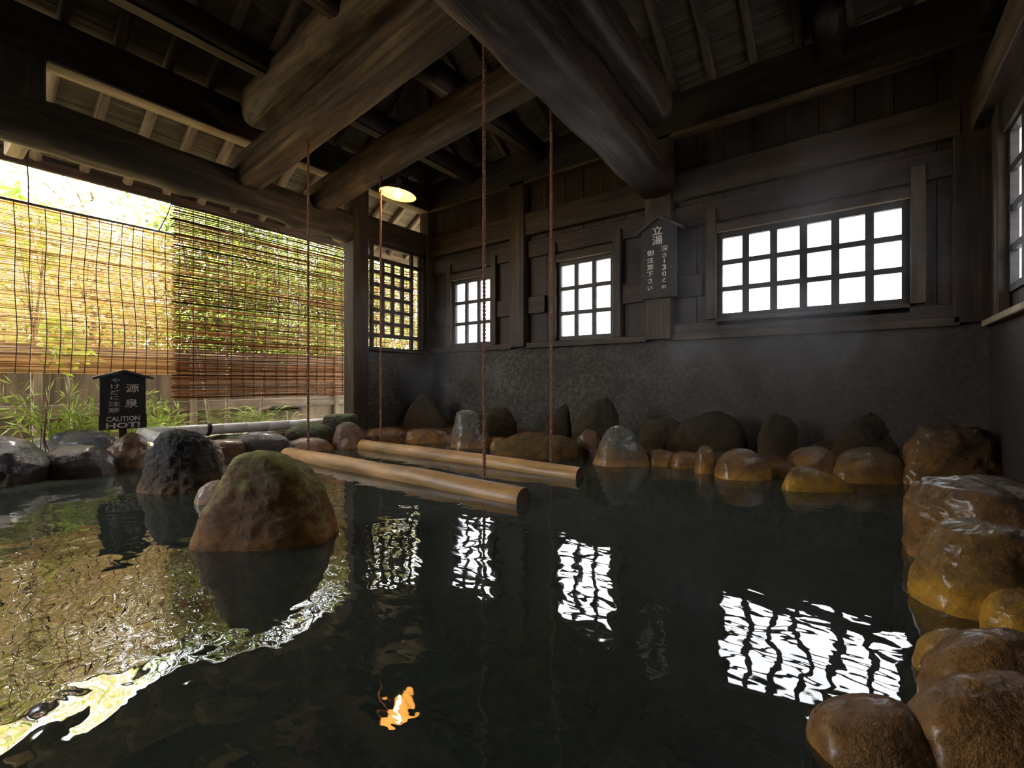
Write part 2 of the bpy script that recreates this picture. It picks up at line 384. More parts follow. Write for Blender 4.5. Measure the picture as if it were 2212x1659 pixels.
# ------------------------------------------------------------------ rocks
def rock(label, x0, x1, yt, yw, k=0.8, apex=0.5, sh=(2, 2), z0=0.0, m=None, amp=0.06, fr=2.2, seed=None, rows=None, deep=0.4, sup=2.4, name='boulder', group=None, d=None, ridge=0.0, lean=0.0, skew=0.0, n=64, m_=44):
    """x0,x1,yt: outline of the stone; yw: where its front foot meets the water (z0=0) or the ledge.
    It gets its true distance from the foot line and a real depth k times its width."""
    rock.i += 1; seed = rock.i if seed is None else seed
    df = F*(CZ-z0)/(yw-824.0) if d is None else d
    dc = df
    for _ in range(6):
        w = (x1-x0)/2*dc/F; ry = k*w; dc = df + ry*0.9
    H = CZ-(yt-824)/F*dc - z0
    xc = ((x0+x1)/2-1106)/F*dc
    prof = []
    if rows:
        rw = [(CZ-(y-824)/F*dc - z0, ((a+b)/2-1106)/F*dc - xc, (b-a)/2*dc/F) for y, a, b in rows]
        rw.sort()
        def at(z):
            if z <= rw[0][0]: return rw[0][1], rw[0][2]
            for (za, ca, wa), (zb, cb, wb) in zip(rw, rw[1:]):
                if z <= zb:
                    t = (z-za)/(zb-za); return ca+(cb-ca)*t, wa+(wb-wa)*t
            return rw[-1][1], rw[-1][2]
        ztop = rw[-1][0]; wt = rw[-1][2]; cap = min(wt*0.5, H*0.05); H = ztop
    zs = []
    nb = m_//4
    for i in range(nb): zs.append(-deep + deep*i/nb)
    for i in range(m_-nb+1):
        t = i/(m_-nb); zs.append(H*math.sin(t*math.pi/2)**1.0 if not rows else H*(1-(1-t)**1.5))
    vs = []; S = Vector((seed*5.13, seed*2.7, seed*9.1)); size = max(w, H)
    for z in zs[:-1]:
        if rows:
            c, ww = at(max(z, 0))
            if z > H-cap and cap > 0: ww *= math.sqrt(max(0.0, 1-((z-(H-cap))/cap)**2))
            if z < 0: ww *= 1+0.25*(-z)
            yy = ry*(ww/w)**0.75 if ww > 0 else 0
        else:
            u = max(0, z/H); wf = max(0.0, 1-u**sh[0])**(1.0/sh[1])
            if z < 0: wf = 1+0.25*(-z)
            ww = w*wf; c = (apex-0.5)*2*w*(1-min(1, wf)); yy = ry*wf
        dd = lean*z
        for j in range(n):
            q = 2*math.pi*j/n; cs, sn = math.cos(q), math.sin(q)
            r = (abs(cs)**sup+abs(sn)**sup)**(-1/sup)
            vs.append(Vector((c+cs*r*ww, dd+sn*r*yy+skew*(c+cs*r*ww), z)))
    if rows: top = Vector((at(H)[0], lean*H, H))
    else: top = Vector(((apex-0.5)*2*w, lean*H, H))
    vs.append(top)
    nr = len(zs)-1; out = []
    ctr = Vector((0, 0, H*0.35))
    for v in vs:
        dr = (v-ctr); dr.normalize()
        p = v*(fr/max(size, 0.05)) + S
        dsp = NZ.fractal(p, 0.9, 2.0, 5)*amp*size + NZ.fractal(p*3.1, 0.8, 2.0, 4)*amp*size*0.30
        if ridge:
            dsp += (0.5-abs(NZ.noise(p*2.6+Vector((3, 1, 7)))))*ridge*size*0.5 + (0.4-abs(NZ.noise(p*6.1)))*ridge*size*0.22
            fc = NZ.voronoi(p*1.4)[0]; dsp -= (fc[1]-fc[0])*ridge*size*0.2
        out.append(v+dr*dsp)
    fs = [(i*n+j, i*n+(j+1) % n, (i+1)*n+(j+1) % n, (i+1)*n+j) for i in range(nr-1) for j in range(n)]
    fs += [((nr-1)*n+j, (nr-1)*n+(j+1) % n, nr*n) for j in range(n)]
    mb = MB(); mb.add(out, fs)
    P = cam2w(xc, dc, z0)
    M = Matrix.Translation(P) @ Matrix.Rotation(YAW, 4, 'Z')
    o = mb.build(name, m or K_OCHRE, None, M, smooth=True)
    tag(o, label, 'rock', group)
    return o
rock.i = 0

GL, GB, GR = 'stones along the garden side of the pool', 'stones along the back edge of the pool', 'stones at the right edge of the pool'
GW = 'stones leaning on the back wall'
# garden side
rock('large dark wet rounded stone cut by the left picture edge at the waterline', -95, 86, 941, 1055, 0.8, 0.42, (2.2, 1.9), m=K_BLUE, amp=0.05, group=GL, seed=3)
rock('long low black wet stone lying behind the sign post', 36, 248, 930, 985, 0.45, 0.75, (1.6, 1.8), z0=0.10, m=K_BLUE, amp=0.07, group=GL, ridge=0.05)
rock('rounded grey-brown stone at the waterline left of the sign', 92, 236, 962, 1033, 0.75, 0.5, (2.4, 2.4), m=K_BLUE, amp=0.05, group=GL)
rock('hollowed tan-brown stone below the right edge of the caution sign', 228, 338, 938, 1012, 0.8, 0.45, (1.5, 1.6), m=K_BROWN, amp=0.10, group=GL, ridge=0.08)
rock('tall dark craggy pointed stone standing in the water', 320, 476, 932, 1066, 0.8, rows=[(932, 372, 402), (938, 358, 418), (952, 346, 440), (980, 338, 452), (1005, 330, 460), (1040, 323, 472), (1060, 320, 476)], m=K_BASALT, amp=0.04, fr=3.0, group=GL, ridge=0.08, n=110, m_=80)
rock('small grey-brown stone half hidden behind the dark craggy stone', 432, 482, 948, 996, 0.8, 0.4, (1.4, 1.6), m=K_BROWN, group=GL, amp=0.07)
rock('flat tan ledge stone right of the craggy stone', 446, 528, 950, 984, 0.6, 0.5, (5, 4), m=K_BROWN, group=GL, amp=0.03)
rock('low flat dark stone on the ledge behind the slate-blue stone', 440, 540, 938, 957, 0.6, 0.5, (2, 2), z0=0.09, m=K_MOSS, group=GL, amp=0.05)
rock('smooth grey oval stone with pale top behind the slate-blue stone', 506, 622, 932, 962, 0.55, 0.45, (2, 2.2), z0=0.09, m=K_BLUE, group=GL, amp=0.03)
rock('slate-blue peaked stone at the waterline behind the large mossy boulder', 497, 614, 944, 980, 0.7, 0.42, (1.3, 1.5), m=K_BLUE, group=GL, amp=0.05)
rock('brown stone wedged left of the flat oval stone', 578, 660, 951, 968, 0.8, 0.5, (2, 2), m=K_BROWN, group=GL, amp=0.04)
rock('flat oval brown stone behind the left end of the front log', 617, 718, 946, 975, 0.6, 0.5, (2.1, 2.2), m=K_BROWN, group=GL, amp=0.03)
rock('angular grey stone with green mossy top beside the bamboo pipe', 622, 716, 914, 952, 0.7, 0.42, (3.0, 2.0), z0=0.09, m=K_MOSS, group=GL, amp=0.07, sup=3.2)
rock('small brown stone tucked beside the upright round stone', 684, 728, 940, 965, 0.8, 0.4, (2, 2), m=K_BROWN, group=GL, amp=0.05)
rock('square dark green mossy block at the foot of the post', 703, 774, 894, 940, 0.7, 0.5, (7, 5), z0=0.10, m=K_MOSS, group=GL, amp=0.06, sup=4)
rock('upright rounded grey-brown stone near the post foot', 720, 787, 912, 969, 0.8, 0.45, (2.3, 2.2), m=K_BROWN, group=GL, amp=0.06)
# standing in the water
rock('large mossy-topped brown boulder standing alone in the water', 420, 722, 975, 1190, 0.62,
     rows=[(976, 532, 600), (985, 521, 612), (1000, 511, 636), (1016, 504, 654), (1040, 490, 671), (1062, 484, 684), (1090, 464, 696), (1117, 455, 704), (1150, 444, 715), (1182, 439, 718)], skew=0.06,
     m=K_HERO, amp=0.03, fr=2.4, n=120, m_=90, sup=3.4, ridge=0.01, seed=41)
rock('small smooth brown stone touching the left flank of the mossy boulder', 426, 500, 1038, 1090, 0.8, 0.6, (2, 2), m=K_BROWN, amp=0.04)
# back edge
rock('oblong rust-brown stone at the back corner waterline', 783, 883, 924, 957, 0.6, 0.5, (2.6, 2.4), m=K_OCHRE, group=GB, amp=0.03)
rock('long tan stone with a sloping top left of the tall grey stone', 872, 980, 925, 957, 0.5, 0.3, (2.6, 2.2), m=K_OCHRE, group=GB, amp=0.06, seed=77)
rock('tall pale grey domed stone with ochre foot', 972, 1068, 887, 969, 0.75, rows=[(887, 995, 1015), (893, 987, 1032), (905, 982, 1042), (925, 978, 1049), (945, 975, 1058), (965, 973, 1066)], m=K_GREY, group=GB, amp=0.04, n=80, m_=60)
rock('small ochre stone filling the gap right of the tall grey stone', 1058, 1098, 944, 972, 0.8, 0.5, (2, 2.4), m=K_OCHRE, group=GB, amp=0.04)
rock('long pitted yellow-brown stone at the back waterline', 1071, 1258, 936, 992, 0.42, 0.42, (2.8, 2.0), m=K_PIT, group=GB, amp=0.06, ridge=0.05, n=96, seed=13)
rock('narrow orange-brown stone squeezed left of the peaked ochre-footed stone', 1236, 1302, 917, 985, 0.8, 0.72, (1.8, 1.8), m=K_OCHRE, group=GB, amp=0.05)
rock('peaked grey stone with bright ochre foot at the back waterline', 1278, 1410, 919, 1009, 0.7, rows=[(919, 1325, 1347), (930, 1312, 1364), (945, 1302, 1375), (965, 1294, 1387), (985, 1287, 1399), (1003, 1280, 1409)], m=K_GREY, group=GB, amp=0.035, n=80, m_=60)
rock('low orange stone just right of the peaked stone', 1400, 1462, 971, 1008, 0.7, 0.4, (3, 2.4), m=K_OCHRE, group=GB, amp=0.04)
rock('low golden stone left of the small upright egg-shaped stone', 1448, 1516, 976, 1012, 0.7, 0.5, (3, 2.4), m=K_OCHRE, group=GB, amp=0.04)
rock('small upright egg-shaped stone at the back waterline', 1502, 1549, 962, 1024, 0.8, 0.48, (2.6, 2.2), m=K_OCHRE, group=GB, amp=0.03)
rock('rounded ochre stone with golden foot right of the egg-shaped stone', 1548, 1662, 968, 1038, 0.7, 0.45, (2.0, 2.1), m=K_OCHRE, group=GB, amp=0.03)
rock('low red-brown ledge stone behind the long golden wedge stone', 1655, 1790, 996, 1032, 0.6, 0.4, (4, 3), m=K_OCHRE, group=GB, amp=0.03)
rock('long low golden wedge-shaped stone at the waterline', 1690, 1840, 1007, 1063, 0.35, 0.25, (1.5, 1.6), m=K_GOLD, group=GB, amp=0.03)
rock('dark-topped round stone behind the golden wedge stone', 1706, 1812, 965, 1014, 0.7, 0.45, (2, 2.2), z0=0.08, m=K_OCHRE, group=GB, amp=0.05)
rock('large rounded brown stone left of the big wet grey boulder', 1796, 1957, 967, 1046, 0.65, 0.5, (2.2, 2.1), m=K_OCHRE, group=GB, amp=0.05)
# against the wall
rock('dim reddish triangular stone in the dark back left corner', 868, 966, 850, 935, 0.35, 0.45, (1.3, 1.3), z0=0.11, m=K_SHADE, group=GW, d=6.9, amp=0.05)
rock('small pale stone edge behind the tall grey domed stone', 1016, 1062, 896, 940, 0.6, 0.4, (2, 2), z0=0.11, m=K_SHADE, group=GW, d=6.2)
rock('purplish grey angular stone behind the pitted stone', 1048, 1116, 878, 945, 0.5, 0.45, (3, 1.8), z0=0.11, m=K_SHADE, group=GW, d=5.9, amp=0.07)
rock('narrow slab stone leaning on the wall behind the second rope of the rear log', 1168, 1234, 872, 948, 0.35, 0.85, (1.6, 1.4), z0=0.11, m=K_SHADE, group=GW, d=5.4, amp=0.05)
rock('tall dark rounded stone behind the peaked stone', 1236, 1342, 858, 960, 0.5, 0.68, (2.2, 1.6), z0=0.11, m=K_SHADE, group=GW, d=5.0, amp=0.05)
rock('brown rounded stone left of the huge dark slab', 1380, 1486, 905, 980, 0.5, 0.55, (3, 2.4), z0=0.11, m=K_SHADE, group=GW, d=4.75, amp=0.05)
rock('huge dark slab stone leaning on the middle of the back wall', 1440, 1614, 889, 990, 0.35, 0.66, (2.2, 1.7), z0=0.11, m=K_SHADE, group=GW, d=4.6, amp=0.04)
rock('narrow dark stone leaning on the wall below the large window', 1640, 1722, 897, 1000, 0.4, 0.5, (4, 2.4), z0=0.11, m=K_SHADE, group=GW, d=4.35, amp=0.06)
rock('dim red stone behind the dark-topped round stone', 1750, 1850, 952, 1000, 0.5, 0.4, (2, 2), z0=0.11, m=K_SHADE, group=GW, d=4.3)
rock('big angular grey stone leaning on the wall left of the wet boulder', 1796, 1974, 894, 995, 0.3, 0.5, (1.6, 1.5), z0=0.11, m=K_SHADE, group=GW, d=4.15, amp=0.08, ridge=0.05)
# right edge
rock('large wet grey boulder in the back right corner', 1950, 2200, 920, 1056, 0.42, rows=[(920, 2020, 2090), (930, 1995, 2120), (950, 1975, 2140), (985, 1962, 2150), (1020, 1955, 2170), (1050, 1950, 2200)], m=K_WET, amp=0.06, fr=2.6, group=GR, n=90, m_=60, ridge=0.06)
rock('small upright orange-brown stone left of the long glossy boulder', 1958, 2042, 1040, 1130, 0.8, rows=[(1040, 1990, 2015), (1050, 1975, 2030), (1080, 1965, 2036), (1110, 1959, 2040), (1125, 1962, 2042)], m=K_WET, amp=0.04, group=GR)
rock('broad glossy dark boulder above the golden boulder at the right edge', 1986, 2330, 1040, 1262, 0.75, rows=[(1040, 2060, 2215), (1052, 2025, 2260), (1080, 2008, 2290), (1120, 1997, 2310), (1170, 1990, 2320), (1220, 1986, 2330)], m=K_WET, amp=0.075, fr=2.0, group=GR, n=96, m_=70, seed=5)
rock('largest golden-crusted boulder at the right edge', 1990, 2330, 1130, 1352, 0.60, rows=[(1130, 2080, 2170), (1142, 2050, 2215), (1165, 2032, 2260), (1200, 2020, 2290), (1250, 2000, 2310), (1290, 1992, 2320), (1330, 1996, 2330)], m=K_GOLD, amp=0.065, fr=2.0, group=GR, n=96, m_=70)
rock('orange stone with a hollow face cut by the right picture edge', 2140, 2290, 1278, 1400, 0.7, 0.45, (2.6, 2.4), m=K_GOLD, amp=0.08, group=GR, seed=21)
rock('small tan-topped stone peeking from behind the two brown near stones', 1986, 2130, 1364, 1480, 0.7, 0.5, (2.2, 2.3), m=K_GOLD, amp=0.04, group=GR)
rock('brown rounded near stone with a highlighted shoulder', 2010, 2330, 1364, 1590, 0.6, 0.5, (2.2, 2.0), m=K_WET, amp=0.04, group=GR, seed=52)
rock('dark glossy near stone at the lower right picture corner', 1972, 2400, 1470, 1770, 0.6, 0.45, (2.2, 2.1), m=K_WET, amp=0.04, group=GR, seed=53)
rock('nearest brown dome-shaped stone at the bottom picture edge', 1762, 2030, 1518, 1700, 0.75, 0.55, (2.0, 2.0), m=K_WET, amp=0.03, group=GR, seed=54)

# ------------------------------------------------------------------ floating logs and ropes
def bath_log(label, y, x0, x1, r, seed):
    t = thing('floating_log', label, 'log', ((x0+x1)/2, y, 0.0), 'round bathing logs hung on ropes')
    nx, na = 60, 24
    M = Matrix.Translation(((x0+x1)/2, y, 0.022)); L = x1-x0; vs = []
    for i in range(nx+1):
        q = i/nx; x = (q-0.5)*L; e = 1.0
        dd = min(q, 1-q)*L
        if dd < 0.02: e = 0.93+0.07*dd/0.02
        for k in range(na):
            a = 2*math.pi*k/na
            rr = r*e*(1+0.05*NZ.noise(Vector((x*1.5, math.cos(a), math.sin(a)+seed))))
            vs.append((x, math.cos(a)*rr, math.sin(a)*rr+0.012*NZ.noise(Vector((x*1.1, seed, 0)))))
    mb = MB(); mb.add(vs, [(i*na+(k+1) % na, i*na+k, (i+1)*na+k, (i+1)*na+(k+1) % na) for i in range(nx) for k in range(na)])
    mb.build('log_body', W_FLOAT, t, M, smooth=True)
    for q, s in ((0, -1), (nx, 1)):
        ring = [Vector(v) for v in vs[q*na:(q+1)*na]]
        c = sum(ring, Vector())/na + Vector((s*-0.012, 0, 0))
        vv = ring + [c+(v-c)*0.6+Vector((0, 0, 0)) for v in ring] + [c]
        ff = []
        for k in range(na):
            k2 = (k+1) % na
            ff += [(k, k2, na+k2, na+k), (na+k, na+k2, 2*na)]
        if s < 0: ff = [tuple(reversed(f)) for f in ff]
        mb = MB(); mb.add(vv, ff); o = mb.build('end_grain', W_END, t, M)
    return t
bath_log('pale round bathing log floating nearest the camera, hung on two ropes', 2.48, -4.84, -1.76, 0.083, 1.0)
bath_log('pale round bathing log floating farther back towards the rear stones', 3.37, -4.80, -1.82, 0.078, 4.0)

def rope_mat():
    m, n, l, b = mat('reddish_twisted_rope')
    t = noise_node(n, l, mapping(n, l, (1, 1, 1)), 120, 3)
    r = ramp(n, [(0.3, (0.16, 0.06, 0.035)), (0.7, (0.36, 0.17, 0.10))]); l.new(t.outputs[0], r.inputs[0]); l.new(r.outputs[0], b.inputs['Base Color'])
    b.inputs['Roughness'].default_value = 0.8; return m
M_ROPE = rope_mat()
def rope(label, x, y, z0, z1):
    t = thing('hanging_rope', label, 'rope', (x, y, z0), 'ropes holding the bathing logs')
    mb = MB(); pitch = 0.055; n = int((z1-z0)/pitch*8)
    for s in range(2):
        pts = []
        for i in range(n+1):
            z = z0+(z1-z0)*i/n; a = 2*math.pi*(z-z0)/pitch + s*math.pi
            pts.append((x+0.0062*math.cos(a), y+0.0062*math.sin(a), z))
        mb.tube(pts, 0.0072, 5)
    mb.build('twisted_strands', M_ROPE, t, smooth=True)
    mb = MB()
    mb.tube([(x+0.012*math.cos(a*0.7), y+0.012*math.sin(a*0.7), z1-0.03+0.004*a) for a in range(0, 12)], 0.009, 6)
    mb.build('knot', M_ROPE, t, smooth=True)
rope('reddish twisted rope at the left end of the front log', -4.42, 2.48, 0.11, 3.21)
rope('reddish twisted rope at the right end of the front log, longest of the four', -2.10, 2.48, 0.11, 3.50)
rope('reddish twisted rope at the left end of the rear log', -4.43, 3.37, 0.105, 3.17)
rope('reddish twisted rope at the right end of the rear log, rising behind the tie beam', -2.10, 3.37, 0.105, 3.45)

# ------------------------------------------------------------------ left side: log plate, posts, upper plate
XL = -5.8
o = hewn('log_beam', (-5.79, -4.2, 3.155), (-5.79, 3.88, 2.985), 0.27, 0.42, W_LOG, None, 3.2, 0.0, 0.018, 3,
         knots=((0.745, R(-80), 0.16, 0.035), (0.90, R(-100), 0.14, 0.05), (0.93, R(-60), 0.1, 0.03)), nx=120)
tag(o, 'thick dark rounded log beam spanning the open garden side above the blinds', 'beam')
o = beam('roof_plate', (XL, -4.2, 3.83), (XL, 5.46, 3.83), 0.20, 0.40, W_DARK); tag(o, 'long squared dark roof plate above the round log beam', 'beam')
# plate's underside lit from below, painted as a paler strip fixed under it
ub = beam('lit_soffit_strip', (XL+0.015, 0.79, 3.622), (XL+0.015, 5.3, 3.622), 0.19, 0.022, W_KETA, o, 0.004)
ub['label'] = 'pale tan strip painting the lit underside'
def post(label, x, y, w, dpt, z0, z1, m=W_DARK, name='timber_post', group=None):
    o = beam(name, (x, y, z0), (x, y, z1), w if True else dpt, dpt, m); tag(o, label, 'post', group); return o
# roll-free vertical timbers: local Y lies along world X, local Z along world Y
post('dark timber post between the bamboo blinds and the lattice panel', -5.79, 3.98, 0.24, 0.26, 0.05, 3.62, W_POST)
post('short dark strut standing on the log beam at the upper left corner', -5.78, 0.60, 0.22, 0.36, 3.17, 3.63)
post('dark corner post where the lattice panel meets the back wall', -5.80, 5.38, 0.20, 0.20, 0.1, 3.64, W_POST)
post('dark timber post carrying the log beam beyond the left picture edge', -5.79, -0.95, 0.24, 0.26, 0.05, 2.80)
o = beam('bracket', (-6.60, 0.68, 3.06), (-5.93, 0.68, 3.06), 0.13, 0.14, W_KETA); tag(o, 'small pale timber stub poking out below the log beam at the left edge', 'bracket')
o = beam('bracket', (-6.35, 4.02, 3.02), (-5.92, 4.02, 3.02), 0.12, 0.18, W_KETA); tag(o, 'pale lit timber bracket beside the post top', 'bracket')

# lattice panel
LV0, LV1, LZ0, LZ1 = 4.12, 5.28, 1.27, 2.90
lp = thing('lattice_panel', 'dark wooden lattice panel with square openings beside the corner', 'lattice', (XL, 4.7, LZ0))
def ly(f): return LV0+(LV1-LV0)*f
def lz(y): return 0.8+(824-y)/F*7.05   # heights read at the panel's middle
mb = MB()
for f0, f1 in ((0.0, 0.02), (0.965, 1.0)): mb.box((XL-0.04, ly(f0), LZ0), (XL+0.04, ly(f1), LZ1))
mb.box((XL-0.04, LV0, LZ0), (XL+0.04, LV1, LZ0+0.05)); mb.box((XL-0.04, LV0, LZ1-0.05), (XL+0.04, LV1, LZ1))
mb.build('panel_frame', W_DARK, lp)
mb = MB()
for f in (0.09, 0.75, 0.90):
    mb.box((XL-0.025, ly(f), LZ0), (XL+0.025, ly(f)+0.045, LZ1))
for z in (LZ0+0.20, LZ1-0.28): mb.box((XL-0.02, LV0, z), (XL+0.03, LV1, z+0.055))
mb.build('outer_bars', W_DARK, lp)
mb = MB()
for i in range(1, 4):
    y = ly(0.09)+(ly(0.75)-ly(0.09))*i/4
    mb.box((XL-0.02, y, LZ0+0.22), (XL+0.022, y+0.05, LZ1-0.25))
za, zb = LZ0+0.20, LZ1-0.28
for i in range(1, 6):
    z = za+(zb-za)*i/6; mb.box((XL-0.018, ly(0.09), z), (XL+0.026, ly(0.77), z+0.052))
mb.build('square_grid', W_DARK, lp)

# ------------------------------------------------------------------ walls
YB = 5.4; XR = 0.88
ZS = 1.275                       # top of the stone wainscot
wb = struct('wall_back', (-2.4, YB, 0))
mb = MB(); mb.box((-5.75, YB, 0.0), (XR+0.1, YB+0.14, ZS)); mb.build('stone_wainscot', M_STONE, wb)
wlft = struct('wall_left', (XL, 4.7, 0))
mb = MB(); mb.box((XL-0.10, 4.11, 0.0), (XL+0.09, 5.4, ZS-0.02)); mb.build('stone_wainscot', M_STONE, wlft)
beam('sill_rail', (XL+0.02, 4.10, ZS), (XL+0.02, 5.32, ZS), 0.20, 0.05, W_POST, wlft)
beam('head_beam', (XL, 4.10, 3.07), (XL, 5.32, 3.07), 0.16, 0.34, W_DARK, wlft)
wr = struct('wall_right', (XR, 1, 0))
mb = MB(); mb.box((XR, -4.2, 0.0), (XR+0.14, YB, ZS-0.01)); mb.build('stone_wainscot', M_STONE, wr)

WINS = {  # x0, x1, z0, z1, columns, rows (glass area)
    1: (-5.19, -4.47, 1.412, 2.365, 3, 3), 2: (-3.215, -2.49, 1.412, 2.365, 3, 3), 3: (-1.17, 0.33, 1.545, 2.365, 6, 3)}
def opening(x, z):
    for a, b, c, d, _, _ in WINS.values():
        if a-0.06 < x < b+0.06 and c-0.06 < z < d+0.06: return True
    return False
def planks(name, axis, a0, a1, w, z0, z1, fixed, wins, m, parent, jit=0.004):
    """upright boards, one mesh: the boards are the surface pattern of the wall"""
    a = a0; i = 0
    segs_all = MB()
    while a < a1-0.01:
        b = min(a+w, a1)
        cuts = [(z0, z1)]
        # split board edges at window sides
        xs = sorted({a, b} | {e for W in wins for e in (W[0]-0.05, W[1]+0.05) if a < e < b})
        for p, q in zip(xs, xs[1:]):
            mid = (p+q)/2; segs = [(z0, z1)]
            for W in wins:
                if W[0]-0.05 < mid < W[1]+0.05: segs = [(z0, W[2]-0.05), (W[3]+0.05, z1)]
            off = NZ.noise(Vector((i*3.7, 1, 2)))*jit
            for s0, s1 in segs:
                gp = 0.004 if p == a else 0.0; gq = 0.004 if q == b else 0.0
                M = Matrix.Translation((0, 0, 0))
                if axis == 'x': segs_all.add(*bx((p+gp, fixed+off, s0), (q-gq, fixed+0.03+off, s1)))
                else: segs_all.add(*bx((fixed+off, p+gp, s0), (fixed+0.03+off, q-gq, s1)))
        a = b; i += 1
    # rotate so the material's X runs up the boards
    Rm = Matrix.Rotation(R(-90), 4, 'Y')
    segs_all.v = [tuple(Rm.inverted() @ Vector(v)) for v in segs_all.v]
    o = segs_all.build(name, m, parent, Rm)
    return o
def bx(a, b):
    t = MB(); t.box(a, b); return t.v, t.f
planks('upright_boards', 'x', -5.75, XR+0.05, 0.287, ZS, 4.09, YB+0.03, list(WINS.values()), W_WALL, wb)
WR = (2.90, 4.80, 1.50, 2.60, 6, 4)
planks('upright_boards', 'y', -4.2, YB, 0.287, ZS, 4.09, XR+0.03, [WR], W_WALL, wr)
# outer skin so no daylight leaks between boards
mb = MB()
def skin(mb, axis, a0, a1, z0, z1, fixed, wins, t=0.03):
    xs = sorted({a0, a1} | {e for W in wins for e in (W[0]-0.03, W[1]+0.03)})
    for p, q in zip(xs, xs[1:]):
        mid = (p+q)/2; segs = [(z0, z1)]
        for W in wins:
            if W[0]-0.03 < mid < W[1]+0.03: segs = [(z0, W[2]-0.03), (W[3]+0.03, z1)]
        for s0, s1 in segs:
            if axis == 'x': mb.box((p, fixed, s0), (q, fixed+t, s1))
            else: mb.box((fixed, p, s0), (fixed+t, q, s1))
skin(mb, 'x', -5.8, XR+0.1, ZS-0.02, 4.09, YB+0.075, list(WINS.values())); mb.build('outer_boarding', W_DARK, wb)
mb = MB(); skin(mb, 'y', -4.2, YB, ZS-0.02, 4.09, XR+0.075, [WR]); mb.build('outer_boarding', W_DARK, wr)

def hb(name, x0, x1, z0, z1, yf, m, parent=wb, th=None):
    th = th or (YB+0.03-yf)
    return beam(name, (x0, yf+th/2, (z0+z1)/2), (x1, yf+th/2, (z0+z1)/2), th, z1-z0, m, parent, 0.006)
def vb(name, x0, x1, z0, z1, yf, m, parent=wb, th=None):
    th = th or (YB+0.03-yf)
    return beam(name, ((x0+x1)/2, yf+th/2, z0), ((x0+x1)/2, yf+th/2, z1), x1-x0, th, m, parent, 0.006)
# wall posts (things of the frame that carry the roof)
P1, P2 = (-4.02, -3.76), (-2.0, -1.70)
for (a, b), lb in ((P1, 'dark timber wall post between the two small windows'), (P2, 'dark timber wall post behind the hanging depth sign')):
    o = vb('timber_post', a, b, ZS+0.02, 3.66, YB-0.10, W_POST, None, 0.13); tag(o, lb, 'post', 'posts of the back wall')
o = vb('timber_post', 0.66, 0.90, ZS+0.02, 3.66, YB-0.06, W_WALL, None, 0.09); tag(o, 'dark timber post at the back right corner', 'post', 'posts of the back wall')
# wall plate
hb('wall_plate', -5.8, XR+0.1, 3.64, 4.09, YB-0.08, W_DARK)
hb('plate_trim', -5.7, XR, 3.60, 3.645, YB-0.10, W_BEAM)
bays = [(-5.70, P1[0]), (P1[1], P2[0]), (P2[1], 0.70)]
for a, b in bays:
    hb('nageshi_rail', a, b, 2.87, 3.185, YB-0.07, W_POST)
    hb('upper_board', a, b, 2.56, 2.80, YB-0.015, W_WALL)
    hb('sill_rail', a, b, ZS-0.005, ZS+0.075, YB-0.06, W_POST)
for a, b in ((-5.70, -5.30), (-4.36, P1[0]), (P1[1], -3.46), (-2.35, P2[0]), (P2[1], -1.376)):
    hb('middle_board', a, b, 1.76, 2.00, YB-0.02, W_WALL)
hb('apron_board', P2[1], 0.70, ZS+0.05, 1.46, YB-0.045, W_WALL)

def grid_window(n, W, yf, axis='x', parent=None):
    x0, x1, z0, z1, nc, nr = W
    t = struct('window_%d' % n, ((x0+x1)/2, yf, z0) if axis == 'x' else (yf, (x0+x1)/2, z0))
    def B(mb, a0, a1, f0, f1, s0, s1):
        if axis == 'x': mb.box((a0, f0, s0), (a1, f1, s1))
        else: mb.box((f0, a0, s0), (f1, a1, s1))
    # sash border + muntins
    mb = MB(); b = 0.055
    B(mb, x0-b, x0, yf-0.0, yf+0.045, z0-b, z1+b); B(mb, x1, x1+b, yf, yf+0.045, z0-b, z1+b)
    B(mb, x0, x1, yf, yf+0.045, z0-b, z0); B(mb, x0, x1, yf, yf+0.045, z1, z1+b*1.2)
    mb.build('sash_frame', W_SASH, t)
    mw = 0.058 if nc == 3 else 0.066
    mb = MB()
    pw = ((x1-x0)-(nc-1)*mw)/nc; ph = ((z1-z0)-(nr-1)*0.052)/nr
    for i in range(1, nc):
        a = x0+i*pw+(i-1)*mw; B(mb, a, a+mw, yf+0.004, yf+0.040, z0, z1)
    for i in range(1, nr):
        a = z0+i*ph+(i-1)*0.052; B(mb, x0, x1, yf+0.008, yf+0.036, a, a+0.052)
    mb.build('glazing_bars', W_SASH, t)
    mb = MB(); B(mb, x0, x1, yf+0.046, yf+0.052, z0, z1); mb.build('frosted_panes', M_PANE, t)
    return t
W_SASH = wood('dark_sash_wood', (0.014, 0.011, 0.011), (0.028, 0.023, 0.021), (0.045, 0.038, 0.034), 0.5)
